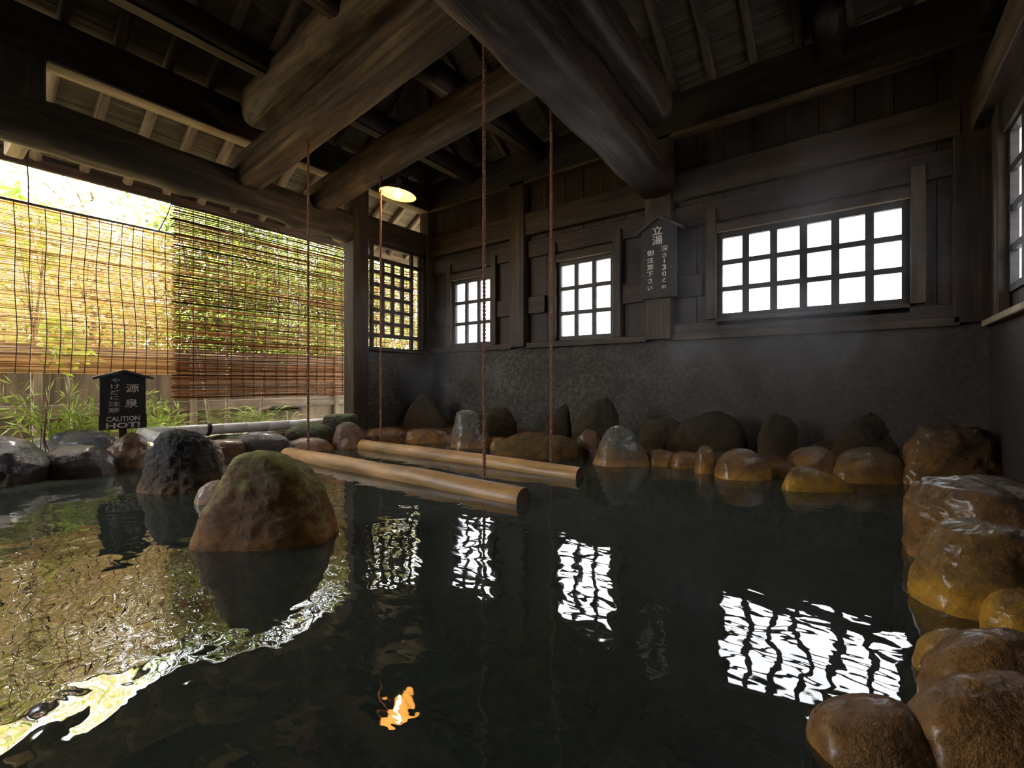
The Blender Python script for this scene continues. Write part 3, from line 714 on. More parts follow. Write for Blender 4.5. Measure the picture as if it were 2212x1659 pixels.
def pane_mat():
    m, n, l, b = mat('frosted_glass'); n.remove(b); out = n['Material Output']
    tr = n.new('ShaderNodeBsdfTransparent'); tr.inputs[0].default_value = (0.82, 0.84, 0.87, 1)
    tl = n.new('ShaderNodeBsdfTranslucent'); tl.inputs[0].default_value = (0.85, 0.87, 0.92, 1)
    gl = n.new('ShaderNodeBsdfGlossy'); gl.inputs['Roughness'].default_value = 0.3
    co = mapping(n, l, (1, 1, 1)); t = noise_node(n, l, co, 5, 3)
    r = ramp(n, [(0.3, (0.25, 0.25, 0.25)), (0.7, (0.55, 0.55, 0.55))]); l.new(t.outputs[0], r.inputs[0])
    mx = n.new('ShaderNodeMixShader'); l.new(r.outputs[0], mx.inputs[0]); l.new(tr.outputs[0], mx.inputs[1]); l.new(tl.outputs[0], mx.inputs[2])
    m2 = n.new('ShaderNodeMixShader'); m2.inputs[0].default_value = 0.05; l.new(mx.outputs[0], m2.inputs[1]); l.new(gl.outputs[0], m2.inputs[2])
    l.new(m2.outputs[0], out.inputs['Surface']); return m
M_PANE = pane_mat()
for k, W in WINS.items():
    t = grid_window(k, W, YB+0.01)
    x0, x1, z0, z1, nc, nr = W
    cs = 0.10
    # projecting casing
    vb('casing', x0-0.06-cs, x0-0.055, z0-0.06, z1+0.33, YB-0.055, W_POST, t)
    vb('casing', x1+0.055, x1+0.06+cs, z0-0.06, z1+0.33, YB-0.055, W_POST, t)
    hb('head_casing', x0-0.055, x1+0.055, z1+0.065, z1+0.16, YB-0.045, W_POST, t)
    hb('sill_casing', x0-0.055, x1+0.055, z0-0.14, z0-0.056, YB-0.045, W_POST, t)
    mb = MB(); yy = YB+0.005
    mb.box((x0-0.055, YB-0.035, z1+0.06), (x1+0.055, yy, z1+0.066))
    mb.build('head_bead', W_KETA, t)
grid_window(4, WR, XR+0.01, 'y')
def rb(name, y0, y1, z0, z1, xf, m, th=None, parent=None):
    parent = parent or wr; th = th or (XR+0.03-xf)
    return beam(name, (xf+th/2, y0, (z0+z1)/2), (xf+th/2, y1, (z0+z1)/2), th, z1-z0, m, parent, 0.006)
rb('nageshi_rail', -4.2, 5.3, 2.87, 3.185, XR-0.12, W_BEAM)
rb('wall_plate', -4.2, 5.4, 3.64, 4.10, XR-0.08, W_DARK)
rb('sill_rail', -4.2, 5.3, ZS-0.03, ZS+0.02, XR-0.06, W_KETA)
rb('upper_board', -4.2, 5.3, 2.62, 2.86, XR-0.02, W_WALL)
for a, b in ((4.86, 4.94), (2.60, 2.84)):
    beam('casing', (XR-0.01, (a+b)/2, ZS), (XR-0.01, (a+b)/2, 2.87), 0.08, b-a, W_POST, wr)
beam('corner_board', (XR-0.005, 5.04, ZS), (XR-0.005, 5.04, 2.87), 0.05, 0.20, W_POST, wr)

wf = struct('wall_front_unseen', (-2.4, -4.2, 0))  # unseen wall behind the camera, added to cut light on the back wall
zrg = 4.10+0.60*3.34
mb = MB(); V = [(-5.9, 0.0), (1.0, 0.0), (1.0, 4.1), (-2.46, zrg), (-5.9, 4.1)]
mb.add([(x, -4.2, z) for x, z in V]+[(x, -4.3, z) for x, z in V], [(0, 1, 2, 3, 4), (9, 8, 7, 6, 5)]+[(i, 5+i, 5+(i+1) % 5, (i+1) % 5) for i in range(5)])
Rf = Matrix.Rotation(R(-90), 4, 'Y'); mb.v = [tuple(Rf.inverted() @ Vector(v)) for v in mb.v]
mb.build('unseen_front_boarding', W_WALL, wf, Rf)

# ------------------------------------------------------------------ cross beams
def arched(name, y, x0, x1, z0, z1, w, h, m, seed, label, knots=()):
    o = hewn(name, (x0, y, z0), (x1, y, z1), w, h, m, None, 9.0, 0.035, 0.009, seed, knots, nx=90)
    tag(o, label, 'beam', 'cross beams over the pool'); return o
arched('cross_beam', 2.47, -5.93, -1.84, 3.20, 3.62, 0.27, 0.36, W_BEAM, 11, 'brown hewn cross beam above the front bathing log', ((0.2, R(200), 0.05, -0.02), (0.45, R(185), 0.05, -0.02)))
arched('cross_beam', 3.38, -5.90, -1.84, 3.20, 3.60, 0.25, 0.34, W_BEAM, 17, 'brown hewn cross beam above the rear bathing log, just left of the lamp', ((0.3, R(190), 0.05, -0.02),))
o = hewn('roof_log', (-5.48, 2.40, 3.83), (-1.2, 2.40, 4.02), 0.42, 0.40, W_BEAM, None, 2.6, 0.05, 0.03, 23, ((0.06, R(230), 0.06, -0.04),), endr=0.28)
tag(o, 'thick rounded log with a blunt end lying above the front cross beam', 'beam')
o = hewn('tie_beam', (-1.66, -4.2, 3.18), (-1.84, 5.33, 3.16), 0.40, 0.42, W_TIE, None, 5.0, 0.0, 0.02, 31, ((0.62, R(-95), 0.12, 0.03), (0.75, R(-90), 0.2, -0.02)), nx=120)
tag(o, 'massive dark hewn tie beam running from the depth sign post towards the camera', 'beam')
o = hewn('tie_beam', (-1.62, -4.2, 3.60), (-1.62, 4.55, 3.56), 0.34, 0.40, W_TIE, None, 4.0, 0.0, 0.02, 37, nx=100)
tag(o, 'shorter reddish beam stacked on top of the massive tie beam', 'beam')
for x, lb in ((-4.76, 'dark round purlin ending above the small corner window'), (-3.50, 'dark round purlin ending between the two small windows'), (-0.20, 'dark log end resting on the wall plate above the large window')):
    y0 = -4.2 if x < -1 else 4.75
    o = hewn('purlin', (x, y0, 4.02), (x, 5.36, 3.98), 0.25, 0.27, W_DARK if x < -1 else W_TIE, None, 2.6, 0.0, 0.012, 40+x, nx=60, na=20)
    tag(o, lb, 'beam', 'round purlins under the roof')
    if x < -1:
        s = beam('lit_underside_strip', (x, 0.5, 3.872), (x, 5.0, 3.845), 0.12, 0.012, W_BEAM, o, 0.003)  # paler strip paints the light caught by the purlin's underside

# ------------------------------------------------------------------ roof
SL = 0.60; ZE = 4.10; RX = -2.46; EV = 1.45
roof = struct('ceiling', (RX, 2.0, 5.5))
def zl(x): return ZE+SL*(x-XL)
def zr(x): return ZE+SL*(XR-x)
def zk(y): return ZE+SL*(YB-y)
n = 0
y = -3.92
TH = 0.085
k = 0
def yl(px):  # keeps the rafter rhythm seen over the open side
    return px
ys = []
y = 0.91-0.40*12
while y < 6.75: ys.append(y); y += 0.40
for i, y in enumerate(ys):
    if y < -4.1: continue
    xe = RX if y < 2.06 else -0.4-y
    if xe < XL-EV+0.3: continue
    a = (XL-EV, y, zl(XL-EV)-0.0); b = (xe-0.02, y, zl(xe-0.02))
    if i % 2 == 0:
        mb = MB(); mb.tube([(a[0], y, a[2]+0.04), ((a[0]+b[0])/2, y+0.01, (a[2]+b[2])/2+0.035), (b[0], y, b[2]+0.04)], 0.052, 10)
        M, L = frame_x(a, b); mb.v = [tuple(M.inverted() @ Vector(v)) for v in mb.v]
        o = mb.build('rafter', W_RAFTER, roof, M, smooth=True)
    else:
        beam('rafter', (a[0], y, a[2]+0.045), (b[0], y, b[2]+0.045), 0.085, 0.085, W_RAFTER, roof)
x = -1.68-0.41*13
while x < 2.2:
    if x < RX: yend = -0.4-x
    else: yend = 4.52+x
    if yend < 6.6:
        a = (x, YB+EV, zk(YB+EV)+0.045); b = (x, yend+0.02, zk(yend+0.02)+0.045)
        beam('rafter', a, b, 0.08, 0.085, W_RAFTER, roof)
    x += 0.41
y = -4.0
while y < 6.6:
    xe = RX if y < 2.06 else y-4.52
    if xe < XR+EV-0.3: beam('rafter', (XR+EV, y, zr(XR+EV)+0.045), (xe+0.02, y, zr(xe+0.02)+0.045), 0.08, 0.085, W_RAFTER, roof)
    y += 0.41
# hips and ridge
for sx_ in (-1, 1):
    a = (XL-EV, YB+EV, ZE-SL*EV-0.02) if sx_ < 0 else (XR+EV, YB+EV, ZE-SL*EV-0.02)
    beam('hip_rafter', a, (RX, 2.06, zl(RX)-0.02), 0.12, 0.16, W_BEAM, roof)
beam('ridge_beam', (RX, -4.2, zl(RX)-0.08), (RX, 2.2, zl(RX)-0.08), 0.16, 0.22, W_DARK, roof)
# sheathing boards parallel to the eaves, clipped at the hips
def sheath(side):
    mb = MB(); wbd = 0.155; run0, run1 = -EV, 3.34; c = math.sqrt(1+SL*SL)
    s = run0; i = 0
    while s < run1:
        e = min(s+wbd/c*1.0, run1); g = 0.003
        o = 0.004*(i % 2)
        def P(run, t, up):
            z = ZE+SL*run+TH+0.003+o+up
            if side == 'l':
                return (XL+run, (-4.2 if t == 0 else YB-run), z)
            if side == 'r':
                return (XR-run, (-4.2 if t == 0 else YB-run), z)
            return ((XL+run) if t == 0 else (XR-run), YB-run, z)
        vs = [P(s+g, 0, 0), P(e, 0, 0), P(e, 1, 0), P(s+g, 1, 0), P(s+g, 0, 0.02), P(e, 0, 0.02), P(e, 1, 0.02), P(s+g, 1, 0.02)]
        mb.add(vs, [(0,3,2,1),(4,5,6,7),(0,1,5,4),(1,2,6,5),(2,3,7,6),(3,0,4,7)])
        s = e; i += 1
    # grain along the boards
    if side in 'lr':
        Rm = Matrix.Rotation(R(90), 4, 'Z'); mb.v = [tuple(Rm.inverted() @ Vector(v)) for v in mb.v]
    else: Rm = Matrix.Identity(4)
    mb.build('roof_boards', W_SHEATH, roof, Rm)
for s_ in 'lrb': sheath(s_)
mb = MB()   # outer roof skin
z0_, zt = ZE-SL*EV+TH+0.06, zl(RX)+TH+0.06
A_, B_, C_, D_ = (XL-EV, -4.2, z0_), (XL-EV, YB+EV, z0_), (RX, 2.06, zt), (RX, -4.2, zt)
mb.add([A_, B_, C_, D_, (XR+EV, YB+EV, z0_), (XR+EV, -4.2, z0_)], [(0, 1, 2, 3), (1, 4, 2), (4, 5, 3, 2)])
mb.build('roof_covering', W_DARK, roof)
# fascia
zf = ZE-SL*EV
beam('eave_fascia', (XL-EV-0.02, -4.2, zf-0.015), (XL-EV-0.02, YB+EV, zf-0.015), 0.035, 0.12, W_RAFTER, roof)
beam('eave_batten', (XL-EV-0.03, -4.2, zf+0.09), (XL-EV-0.03, YB+EV, zf+0.09), 0.05, 0.11, W_SHEATH, roof)
beam('eave_fascia', (XL-EV, YB+EV+0.02, zf-0.015), (XR+EV, YB+EV+0.02, zf-0.015), 0.035, 0.12, W_FENCE, roof)
# ------------------------------------------------------------------ pendant lamp
LX, LY, LZ = -4.31, 3.52, 3.00
M_SHADE = plain('brown_enamel_shade', (0.05, 0.035, 0.02), 0.4)
M_WHITE = plain('glow_tinted_enamel', (0.85, 0.55, 0.22), 0.5)  # white enamel coloured amber to paint the bulb's glow
def emis(name, col, st):
    m, n, l, b = mat(name); b.inputs['Base Color'].default_value = (*col, 1); b.inputs['Emission Color'].default_value = (*col, 1); b.inputs['Emission Strength'].default_value = st; return m
M_BULB = emis('glowing_bulb', (1.0, 0.72, 0.34), 26.0)
lm = thing('pendant_lamp', 'lit pendant lamp with a round enamel shade hanging by a black cord', 'lamp', (LX, LY, LZ))
T = Matrix.Rotation(R(9), 4, Vector((-0.6, 0.8, 0)))
T = Matrix.Rotation(R(8), 4, cam2w(0, 1).normalized())
mb = MB(); mb.lathe([(0.028, 0.17), (0.032, 0.12), (0.045, 0.095), (0.10, 0.075), (0.16, 0.045), (0.20, 0.012), (0.212, 0.0), (0.214, -0.006)], (LX, LY, LZ), 48, T); mb.build('lamp_shade', M_SHADE, lm, smooth=True)
mb = MB(); mb.lathe([(0.0, 0.085), (0.04, 0.083), (0.10, 0.063), (0.155, 0.035), (0.196, 0.004), (0.214, -0.006)], (LX, LY, LZ), 48, T); mb.build('shade_lining', M_WHITE, lm, smooth=True)
mb = MB(); mb.lathe([(0.0, 0.22), (0.022, 0.215), (0.026, 0.16), (0.026, 0.08), (0.0, 0.078)], (LX, LY, LZ), 20, T); mb.build('lamp_socket', M_CORD, lm, smooth=True)
mb = MB(); mb.lathe([(0.0, -0.055)]+[(0.045*math.sin(a), -0.01-0.045*math.cos(a)) for a in [R(d) for d in range(15, 150, 15)]]+[(0.016, 0.05), (0.0, 0.08)], (LX, LY, LZ), 24, T); mb.build('light_bulb', M_BULB, lm, smooth=True)
mb = MB(); mb.tube([(LX, LY, LZ+0.2), (LX, LY, 4.95)], 0.006, 6); mb.build('power_cord', M_CORD, lm)
pl = bpy.data.lights.new('bulb_light', 'POINT'); pl.energy = 14; pl.color = (1.0, 0.62, 0.25); pl.shadow_soft_size = 0.05
plo = bpy.data.objects.new('bulb_light', pl); COL.objects.link(plo); plo.parent = lm; plo.location = T @ Vector((0, 0, -0.075))

# ------------------------------------------------------------------ signs
def glyph(body, w, h, loc, M, bold=0.0):
    c = bpy.data.curves.new('t', 'FONT'); c.body = body; c.size = 1.0; c.align_x = 'CENTER'; c.align_y = 'CENTER'
    c.offset = bold; c.extrude = 0.012; c.resolution_u = 2
    o = bpy.data.objects.new('t', c); COL.objects.link(o); bpy.context.view_layer.update()
    me = bpy.data.meshes.new_from_object(o.evaluated_get(bpy.context.evaluated_depsgraph_get()))
    vv = [v.co.copy() for v in me.vertices]; ff = [tuple(p.vertices) for p in me.polygons]
    bpy.data.objects.remove(o); bpy.data.curves.remove(c)
    x0, x1 = min(v.x for v in vv), max(v.x for v in vv); y0, y1 = min(v.y for v in vv), max(v.y for v in vv)
    fx, fy = w/(x1-x0), h/(y1-y0)
    out = [M @ Vector(((v.x-(x0+x1)/2)*fx+loc[0], (v.y-(y0+y1)/2)*fy+loc[1], v.z*0.03)) for v in vv]
    bpy.data.meshes.remove(me)
    return out, ff
def signboard(label, M, w, h, apex, over, th, chars, ink, extra=None):
    """M: board plane, x to the right, y up, z towards the reader, origin at the lower left corner"""
    t = thing('notice_sign', label, 'sign', tuple(M.translation))
    mb = MB(); vs = [(0, 0), (w, 0), (w, h), (w/2, h+apex), (0, h)]
    V = [M @ Vector((x, y, 0)) for x, y in vs]+[M @ Vector((x, y, -th)) for x, y in vs]
    mb.add(V, [(0, 1, 2, 3, 4), (9, 8, 7, 6, 5)]+[(i, 5+i, 5+(i+1) % 5, (i+1) % 5) for i in range(5)])
    bd = mb.build('sign_board', W_SIGN, t)
    for s in (-1, 1):
        mb = MB(); tt = 0.022; x_e = w/2+s*(w/2+over); ye = h-over*apex/(w/2)
        a = [(w/2, h+apex), (x_e, ye), (x_e, ye+tt), (w/2, h+apex+tt)]
        if s > 0: a = a[::-1]
        V = [M @ Vector((x, y, 0.035)) for x, y in a]+[M @ Vector((x, y, -th-0.035)) for x, y in a]
        mb.add(V, [(3, 2, 1, 0), (4, 5, 6, 7)]+[(i, (i+1) % 4, 4+(i+1) % 4, 4+i) for i in range(4)])
        mb.build('roof_slat', W_ROOFS, t)
    for line in chars:
        mb = MB()
        for ch, x, y, gw, gh, bold in line:
            v, f = glyph(ch, gw, gh, (x, y), M @ Matrix.Translation((0, 0, 0.0015)), bold); mb.add(v, f)
        mb.build('lettering', ink, bd)
    return t
W_ROOFS = wood('grey_sign_roof_wood', (0.04, 0.036, 0.036), (0.085, 0.078, 0.08), (0.15, 0.14, 0.145), 0.5)
# sign 1: stands by the garden stones, faces +X
S1 = Matrix(((0, 0, 1, -5.62), (1, 0, 0, 1.125), (0, 1, 0, 0.345), (0, 0, 0, 1)))
W1, H1 = 0.345, 0.415
def u1(x): return (x-365)/1055*W1
def v1(y): return (1540-y)*0.000405
A1, B1 = 0.000327, 0.000407      # metres per unit read off the sign
def c1(ch, x, y, w, h, bold=0.010): return (ch, u1(x), v1(y), w*A1, h*B1, bold)
ch1 = [[c1('源', 1102, 577, 312, 195), c1('泉', 1076, 933, 312, 205)],
       [c1('や', 712, 392, 190, 98), c1('け', 705, 528, 205, 105), c1('ど', 700, 665, 210, 105), c1('に', 690, 797, 190, 88), c1('注', 683, 942, 280, 112, 0.006), c1('意', 675, 1088, 275, 112, 0.004)],
       [c1('CAUTION', 888, 1297, 778, 118, 0.018)], [c1('HOT!', 888, 1450, 785, 132, 0.035)]]
s1 = signboard('dark roofed caution sign for the hot source standing between garden stones', S1, W1, H1+0.075, 0.055, 0.055, 0.03, ch1, M_INK)
mb = MB(); Mx = S1 @ Matrix.Translation((0, 0, 0.0))
mb.box((-0.008, 0.0, -0.004), (W1+0.008, 0.135, 0.0012), Mx); mb.build('lower_board', W_SIGN, s1)
mb = MB(); mb.box((0.145, -0.32, -0.05), (0.205, 0.05, -0.031), S1); mb.build('sign_post', W_FENCE, s1)
# sign 2: on the wall post, faces -Y
S2 = Matrix(((1, 0, 0, -2.02), (0, 0, -1, YB-0.155), (0, 1, 0, 1.765), (0, 0, 0, 1)))
def u2(x): return (x-310)*0.000621
def v2(y): return (1580-y)*0.00063
A2, B2 = 0.000621, 0.00063
def c2(ch, x, y, w, h, bold=0.008): return (ch, u2(x), v2(y), w*A2, h*B2, bold)
ch2 = [[c2('立', 613, 348, 185, 155, 0.014), c2('湯', 613, 527, 192, 165)],
       [c2('深', 745, 700, 125, 108, 0.002), c2('さ', 745, 822, 82, 86), c2('1', 742, 927, 14, 78, 0.012), c2('3', 740, 1038, 76, 96, 0.006), c2('0', 740, 1157, 74, 86, 0.006), c2('c', 736, 1278, 60, 64, 0.006), c2('m', 735, 1395, 72, 54, 0.006)],
       [c2('御', 482, 745, 126, 104, 0.0), c2('注', 482, 877, 126, 98), c2('意', 480, 1002, 126, 98, 0.0), c2('下', 475, 1130, 124, 92), c2('さ', 476, 1255, 84, 92), c2('い', 472, 1388, 86, 76)]]
signboard('tall dark roofed depth notice hung on the back wall post', S2, 0.41, 0.79, 0.125, 0.07, 0.03, ch2, M_INK2)

# ------------------------------------------------------------------ bamboo pipe
def bamboo_mat():
    m, n, l, b = mat('weathered_pale_bamboo')
    t = noise_node(n, l, mapping(n, l, (1, 1, 1)), 5, 6, 0.6)
    r = ramp(n, [(0.3, (0.50, 0.48, 0.45)), (0.7, (0.74, 0.73, 0.71))]); l.new(t.outputs[0], r.inputs[0]); l.new(r.outputs[0], b.inputs['Base Color'])
    b.inputs['Roughness'].default_value = 0.4; return m
M_BAM = bamboo_mat()
bp_ = thing('bamboo_pipe', 'long pale bamboo water pipe lying behind the garden stones', 'pipe', (-5.95, 2.6, 0.1))
def bamboo(name, p0, p1, r, step, parent, n0=0.0):
    p0, p1 = Vector(p0), Vector(p1); L = (p1-p0).length; pts = []; rad = []; m = int(L/step)
    xs = {0.0: r, L: r}
    for i in range(1, m+1):
        q = n0+i*step
        if q < L-0.03: xs[q-0.015] = r*0.99; xs[q-0.005] = r*1.05; xs[q] = r*0.93; xs[q+0.005] = r*1.05; xs[q+0.015] = r*0.99
    for q in sorted(xs): pts.append(p0+(p1-p0)*q/L); rad.append(xs[q])
    mb = MB(); mb.tube(pts, rad, 20, True); return mb.build(name, M_BAM, parent, smooth=True)
bamboo('main_culm', (-5.98, 1.50, 0.255), (-5.98, 3.95, 0.215), 0.062, 0.26, bp_)
bamboo('outlet_culm', (-6.0, 1.53, 0.255), (-5.42, 1.72, 0.16), 0.058, 0.25, bp_)
mb = MB()
for i in range(3):
    c = Vector((-5.98, 2.13+0.014*i, 0.245)); mb.tube([c+Vector((0.067*math.cos(a), 0.01*math.sin(a), 0.067*math.sin(a))) for a in [2*math.pi*j/20 for j in range(21)]], 0.007, 5)
mb.build('binding_cord', M_CORD, bp_)
mb = MB()
for i, (yy, ln) in enumerate(((1.9, 0.9), (3.0, 1.0))): pass
o = beam('timber_plank', (-6.05, 1.9, 0.13), (-5.85, 3.9, 0.125), 0.22, 0.05, W_FENCE); tag(o, 'weathered plank lying under the bamboo pipe', 'plank')

# ------------------------------------------------------------------ blinds
def blind_mat(name, cols, trans):
    m, n, l, b = mat(name); n.remove(b); out = n['Material Output']
    g = n.new('ShaderNodeNewGeometry'); r = ramp(n, cols); l.new(g.outputs['Random Per Island'], r.inputs[0])
    t = noise_node(n, l, mapping(n, l, (0.5, 0.8, 40)), 4, 3); r2 = ramp(n, [(0.3, (0.7, 0.7, 0.7)), (0.7, (1.25, 1.2, 1.15))]); l.new(t.outputs[0], r2.inputs[0])
    c = mixc(n, l, 1.0, r.outputs[0], r2.outputs[0], 'MULTIPLY')
    d = n.new('ShaderNodeBsdfDiffuse'); l.new(c, d.inputs[0]); tl = n.new('ShaderNodeBsdfTranslucent'); l.new(c, tl.inputs[0])
    mx = n.new('ShaderNodeMixShader'); mx.inputs[0].default_value = trans; l.new(d.outputs[0], mx.inputs[1]); l.new(tl.outputs[0], mx.inputs[2])
    l.new(mx.outputs[0], out.inputs['Surface']); return m
MB1 = blind_mat('golden_reed_slat', [(0.0, (0.34, 0.20, 0.09)), (0.5, (0.58, 0.42, 0.24)), (1.0, (0.72, 0.60, 0.42))], 0.6)
MB2 = blind_mat('brown_bamboo_slat', [(0.0, (0.07, 0.026, 0.010)), (0.5, (0.22, 0.095, 0.038)), (1.0, (0.48, 0.29, 0.16))], 0.40)
def blind(label, x, y0, y1, z0, z1, pitch, thick, m, cords, wild, topbar, seed, dense=0.2):
    rnd = random.Random(seed)
    t = thing('bamboo_blind', label, 'blind', (x, (y0+y1)/2, z0), 'bamboo blinds hung under the eave')
    mb = MB(); z = z0; ns = 10
    while z < z1:
        th = thick*rnd.uniform(0.6, 1.45); sl = rnd.uniform(-wild, wild)
        a, b = y0+rnd.uniform(-0.025, 0.02), y1+rnd.uniform(-0.02, 0.025)
        ph = rnd.uniform(0, 99); vs = []
        for i in range(ns+1):
            f = i/ns; yy = a+(b-a)*f
            zz = z+sl*(f-0.5)+NZ.noise(Vector((f*3, ph, 0)))*wild*1.2
            xx = x+NZ.noise(Vector((yy*0.7, z*0.8, seed)))*0.03
            h = th/2; dpt = 0.003
            vs += [(xx+dpt, yy, zz-h), (xx+dpt, yy, zz+h), (xx-dpt, yy, zz+h), (xx-dpt, yy, zz-h)]
        fs = [(i*4+k, i*4+(k+1) % 4, (i+1)*4+(k+1) % 4, (i+1)*4+k) for i in range(ns) for k in range(4)]
        fs += [(3, 2, 1, 0), (ns*4, ns*4+1, ns*4+2, ns*4+3)]
        mb.add(vs, fs); z += pitch*rnd.uniform(0.75, 1.3)*(0.62 if z < z0+dense else 1.0)
    sl_o = mb.build('slats', m, t)
    ph = rnd.uniform(0, 9)
    for i in range(cords):
        yy = y0+(y1-y0)*(i+0.35+rnd.uniform(-0.08, 0.08))/cords
        pts = []
        for j in range(13):
            f = j/12; pts.append((x+0.008+NZ.noise(Vector((yy*0.7, (z0+(z1-z0)*f)*0.8, seed)))*0.03, yy+0.025*NZ.noise(Vector((f*2.2, ph, i*0.15)))*(1+f), z0-0.01+(z1-z0)*f))
        mb = MB(); mb.tube(pts, 0.0042, 5); mb.build('binding_cord', M_CORD, sl_o)
    if topbar:
        mb = MB(); mb.tube([(x+0.005, y0-0.03, z1+0.005), (x+0.005, y1+0.02, z1+0.005)], 0.014, 8); mb.build('top_rod', W_POST, t, smooth=True)
    else:
        mb = MB(); mb.tube([(x+0.005, y0, z1+0.01), (x+0.005, (y0+y1)/2, z1-0.01), (x+0.005, y1, z1+0.005)], 0.010, 6); mb.build('top_rod', W_POST, t, smooth=True)
    # ties up to the eave
    for yy in ([0.83, 1.96] if topbar else [y0+0.35, (y0+y1)/2, y1-0.35]):
        mb = MB(); top = zf-0.05
        dy = 0.05 if yy > 1.5 and topbar else 0
        mb.tube([(x+0.01, yy, z1), (x+0.004, yy+dy*2, (z1+top)/2), (XL-EV-0.045 if not topbar else x-0.12, yy+dy*4, top+0.03)], 0.006, 5); mb.build('hanging_tie', M_CORD, t)
    return t
BX = -7.08
blind('light golden reed blind hung lower at the left, topped by a thin rod', BX+0.06, -2.2, 2.13, 0.89, 2.68, 0.0135, 0.0070, MB1, 39, 0.005, True, 5)
blind('coarser brown bamboo blind hung from the eave left of the post', BX, 2.13, 4.86, 0.575, 3.10, 0.0215, 0.0125, MB2, 17, 0.012, False, 8, 0.5)
blind('brown bamboo blind seen through the lattice panel', BX-0.05, 4.90, 7.6, 0.60, 2.98, 0.0215, 0.0112, MB2, 15, 0.012, False, 12)

# ------------------------------------------------------------------ fence
XF = -8.3
fc = thing('wooden_fence', 'weathered wooden garden fence behind the bamboo blinds', 'fence', (XF, 2, 0))
mb = MB(); y = -5.0; i = 0
while y < 10:
    w = 0.16+0.02*NZ.noise(Vector((i*2.1, 0, 0))); mb.box((XF, y, 0.0), (XF+0.02, y+w-0.0015, 1.28+0.02*NZ.noise(Vector((i*1.7, 4, 0))))); y += w; i += 1
Rm = Matrix.Rotation(R(-90), 4, 'Y'); mb.v = [tuple(Rm.inverted() @ Vector(v)) for v in mb.v]
mb.build('fence_boards', W_FENCE, fc, Rm)
beam('fence_rail', (XF+0.045, -5, 0.42), (XF+0.045, 10, 0.42), 0.05, 0.16, W_FENCE, fc)
beam('fence_rail', (XF+0.045, -5, 1.16), (XF+0.045, 10, 1.16), 0.05, 0.14, W_FENCE, fc)
for y in (-3, -0.8, 1.05, 2.75, 5.2, 7.4): beam('fence_post', (XF+0.06, y, 0), (XF+0.06, y, 1.32), 0.09, 0.09, W_FENCE, fc)

# ------------------------------------------------------------------ plants
def leaf_mat(name, cols, trans=0.55):
    m, n, l, b = mat(name); n.remove(b); out = n['Material Output']
    g = n.new('ShaderNodeNewGeometry'); r = ramp(n, cols); l.new(g.outputs['Random Per Island'], r.inputs[0])
    d = n.new('ShaderNodeBsdfDiffuse'); l.new(r.outputs[0], d.inputs[0]); tl = n.new('ShaderNodeBsdfTranslucent'); l.new(r.outputs[0], tl.inputs[0])
    gl = n.new('ShaderNodeBsdfGlossy'); gl.inputs['Roughness'].default_value = 0.35
    mx = n.new('ShaderNodeMixShader'); mx.inputs[0].default_value = trans; l.new(d.outputs[0], mx.inputs[1]); l.new(tl.outputs[0], mx.inputs[2])
    m2 = n.new('ShaderNodeMixShader'); m2.inputs[0].default_value = 0.04; l.new(mx.outputs[0], m2.inputs[1]); l.new(gl.outputs[0], m2.inputs[2])
    l.new(m2.outputs[0], out.inputs['Surface']); return m
L_YEL = leaf_mat('autumn_yellow_leaf', [(0.0, (0.42, 0.48, 0.08)), (0.35, (0.66, 0.62, 0.20)), (0.6, (0.70, 0.50, 0.34)), (1.0, (0.82, 0.78, 0.62))])
L_GRN = leaf_mat('fresh_green_leaf', [(0.0, (0.12, 0.22, 0.02)), (0.5, (0.26, 0.38, 0.03)), (1.0, (0.42, 0.48, 0.08))])
L_DRK = leaf_mat('mixed_green_leaf', [(0.0, (0.05, 0.08, 0.015)), (0.45, (0.16, 0.23, 0.03)), (0.8, (0.34, 0.40, 0.07)), (1.0, (0.46, 0.32, 0.16))])
L_SASA = leaf_mat('bamboo_grass_leaf', [(0.0, (0.16, 0.28, 0.03)), (0.5, (0.34, 0.45, 0.06)), (1.0, (0.55, 0.58, 0.20))])

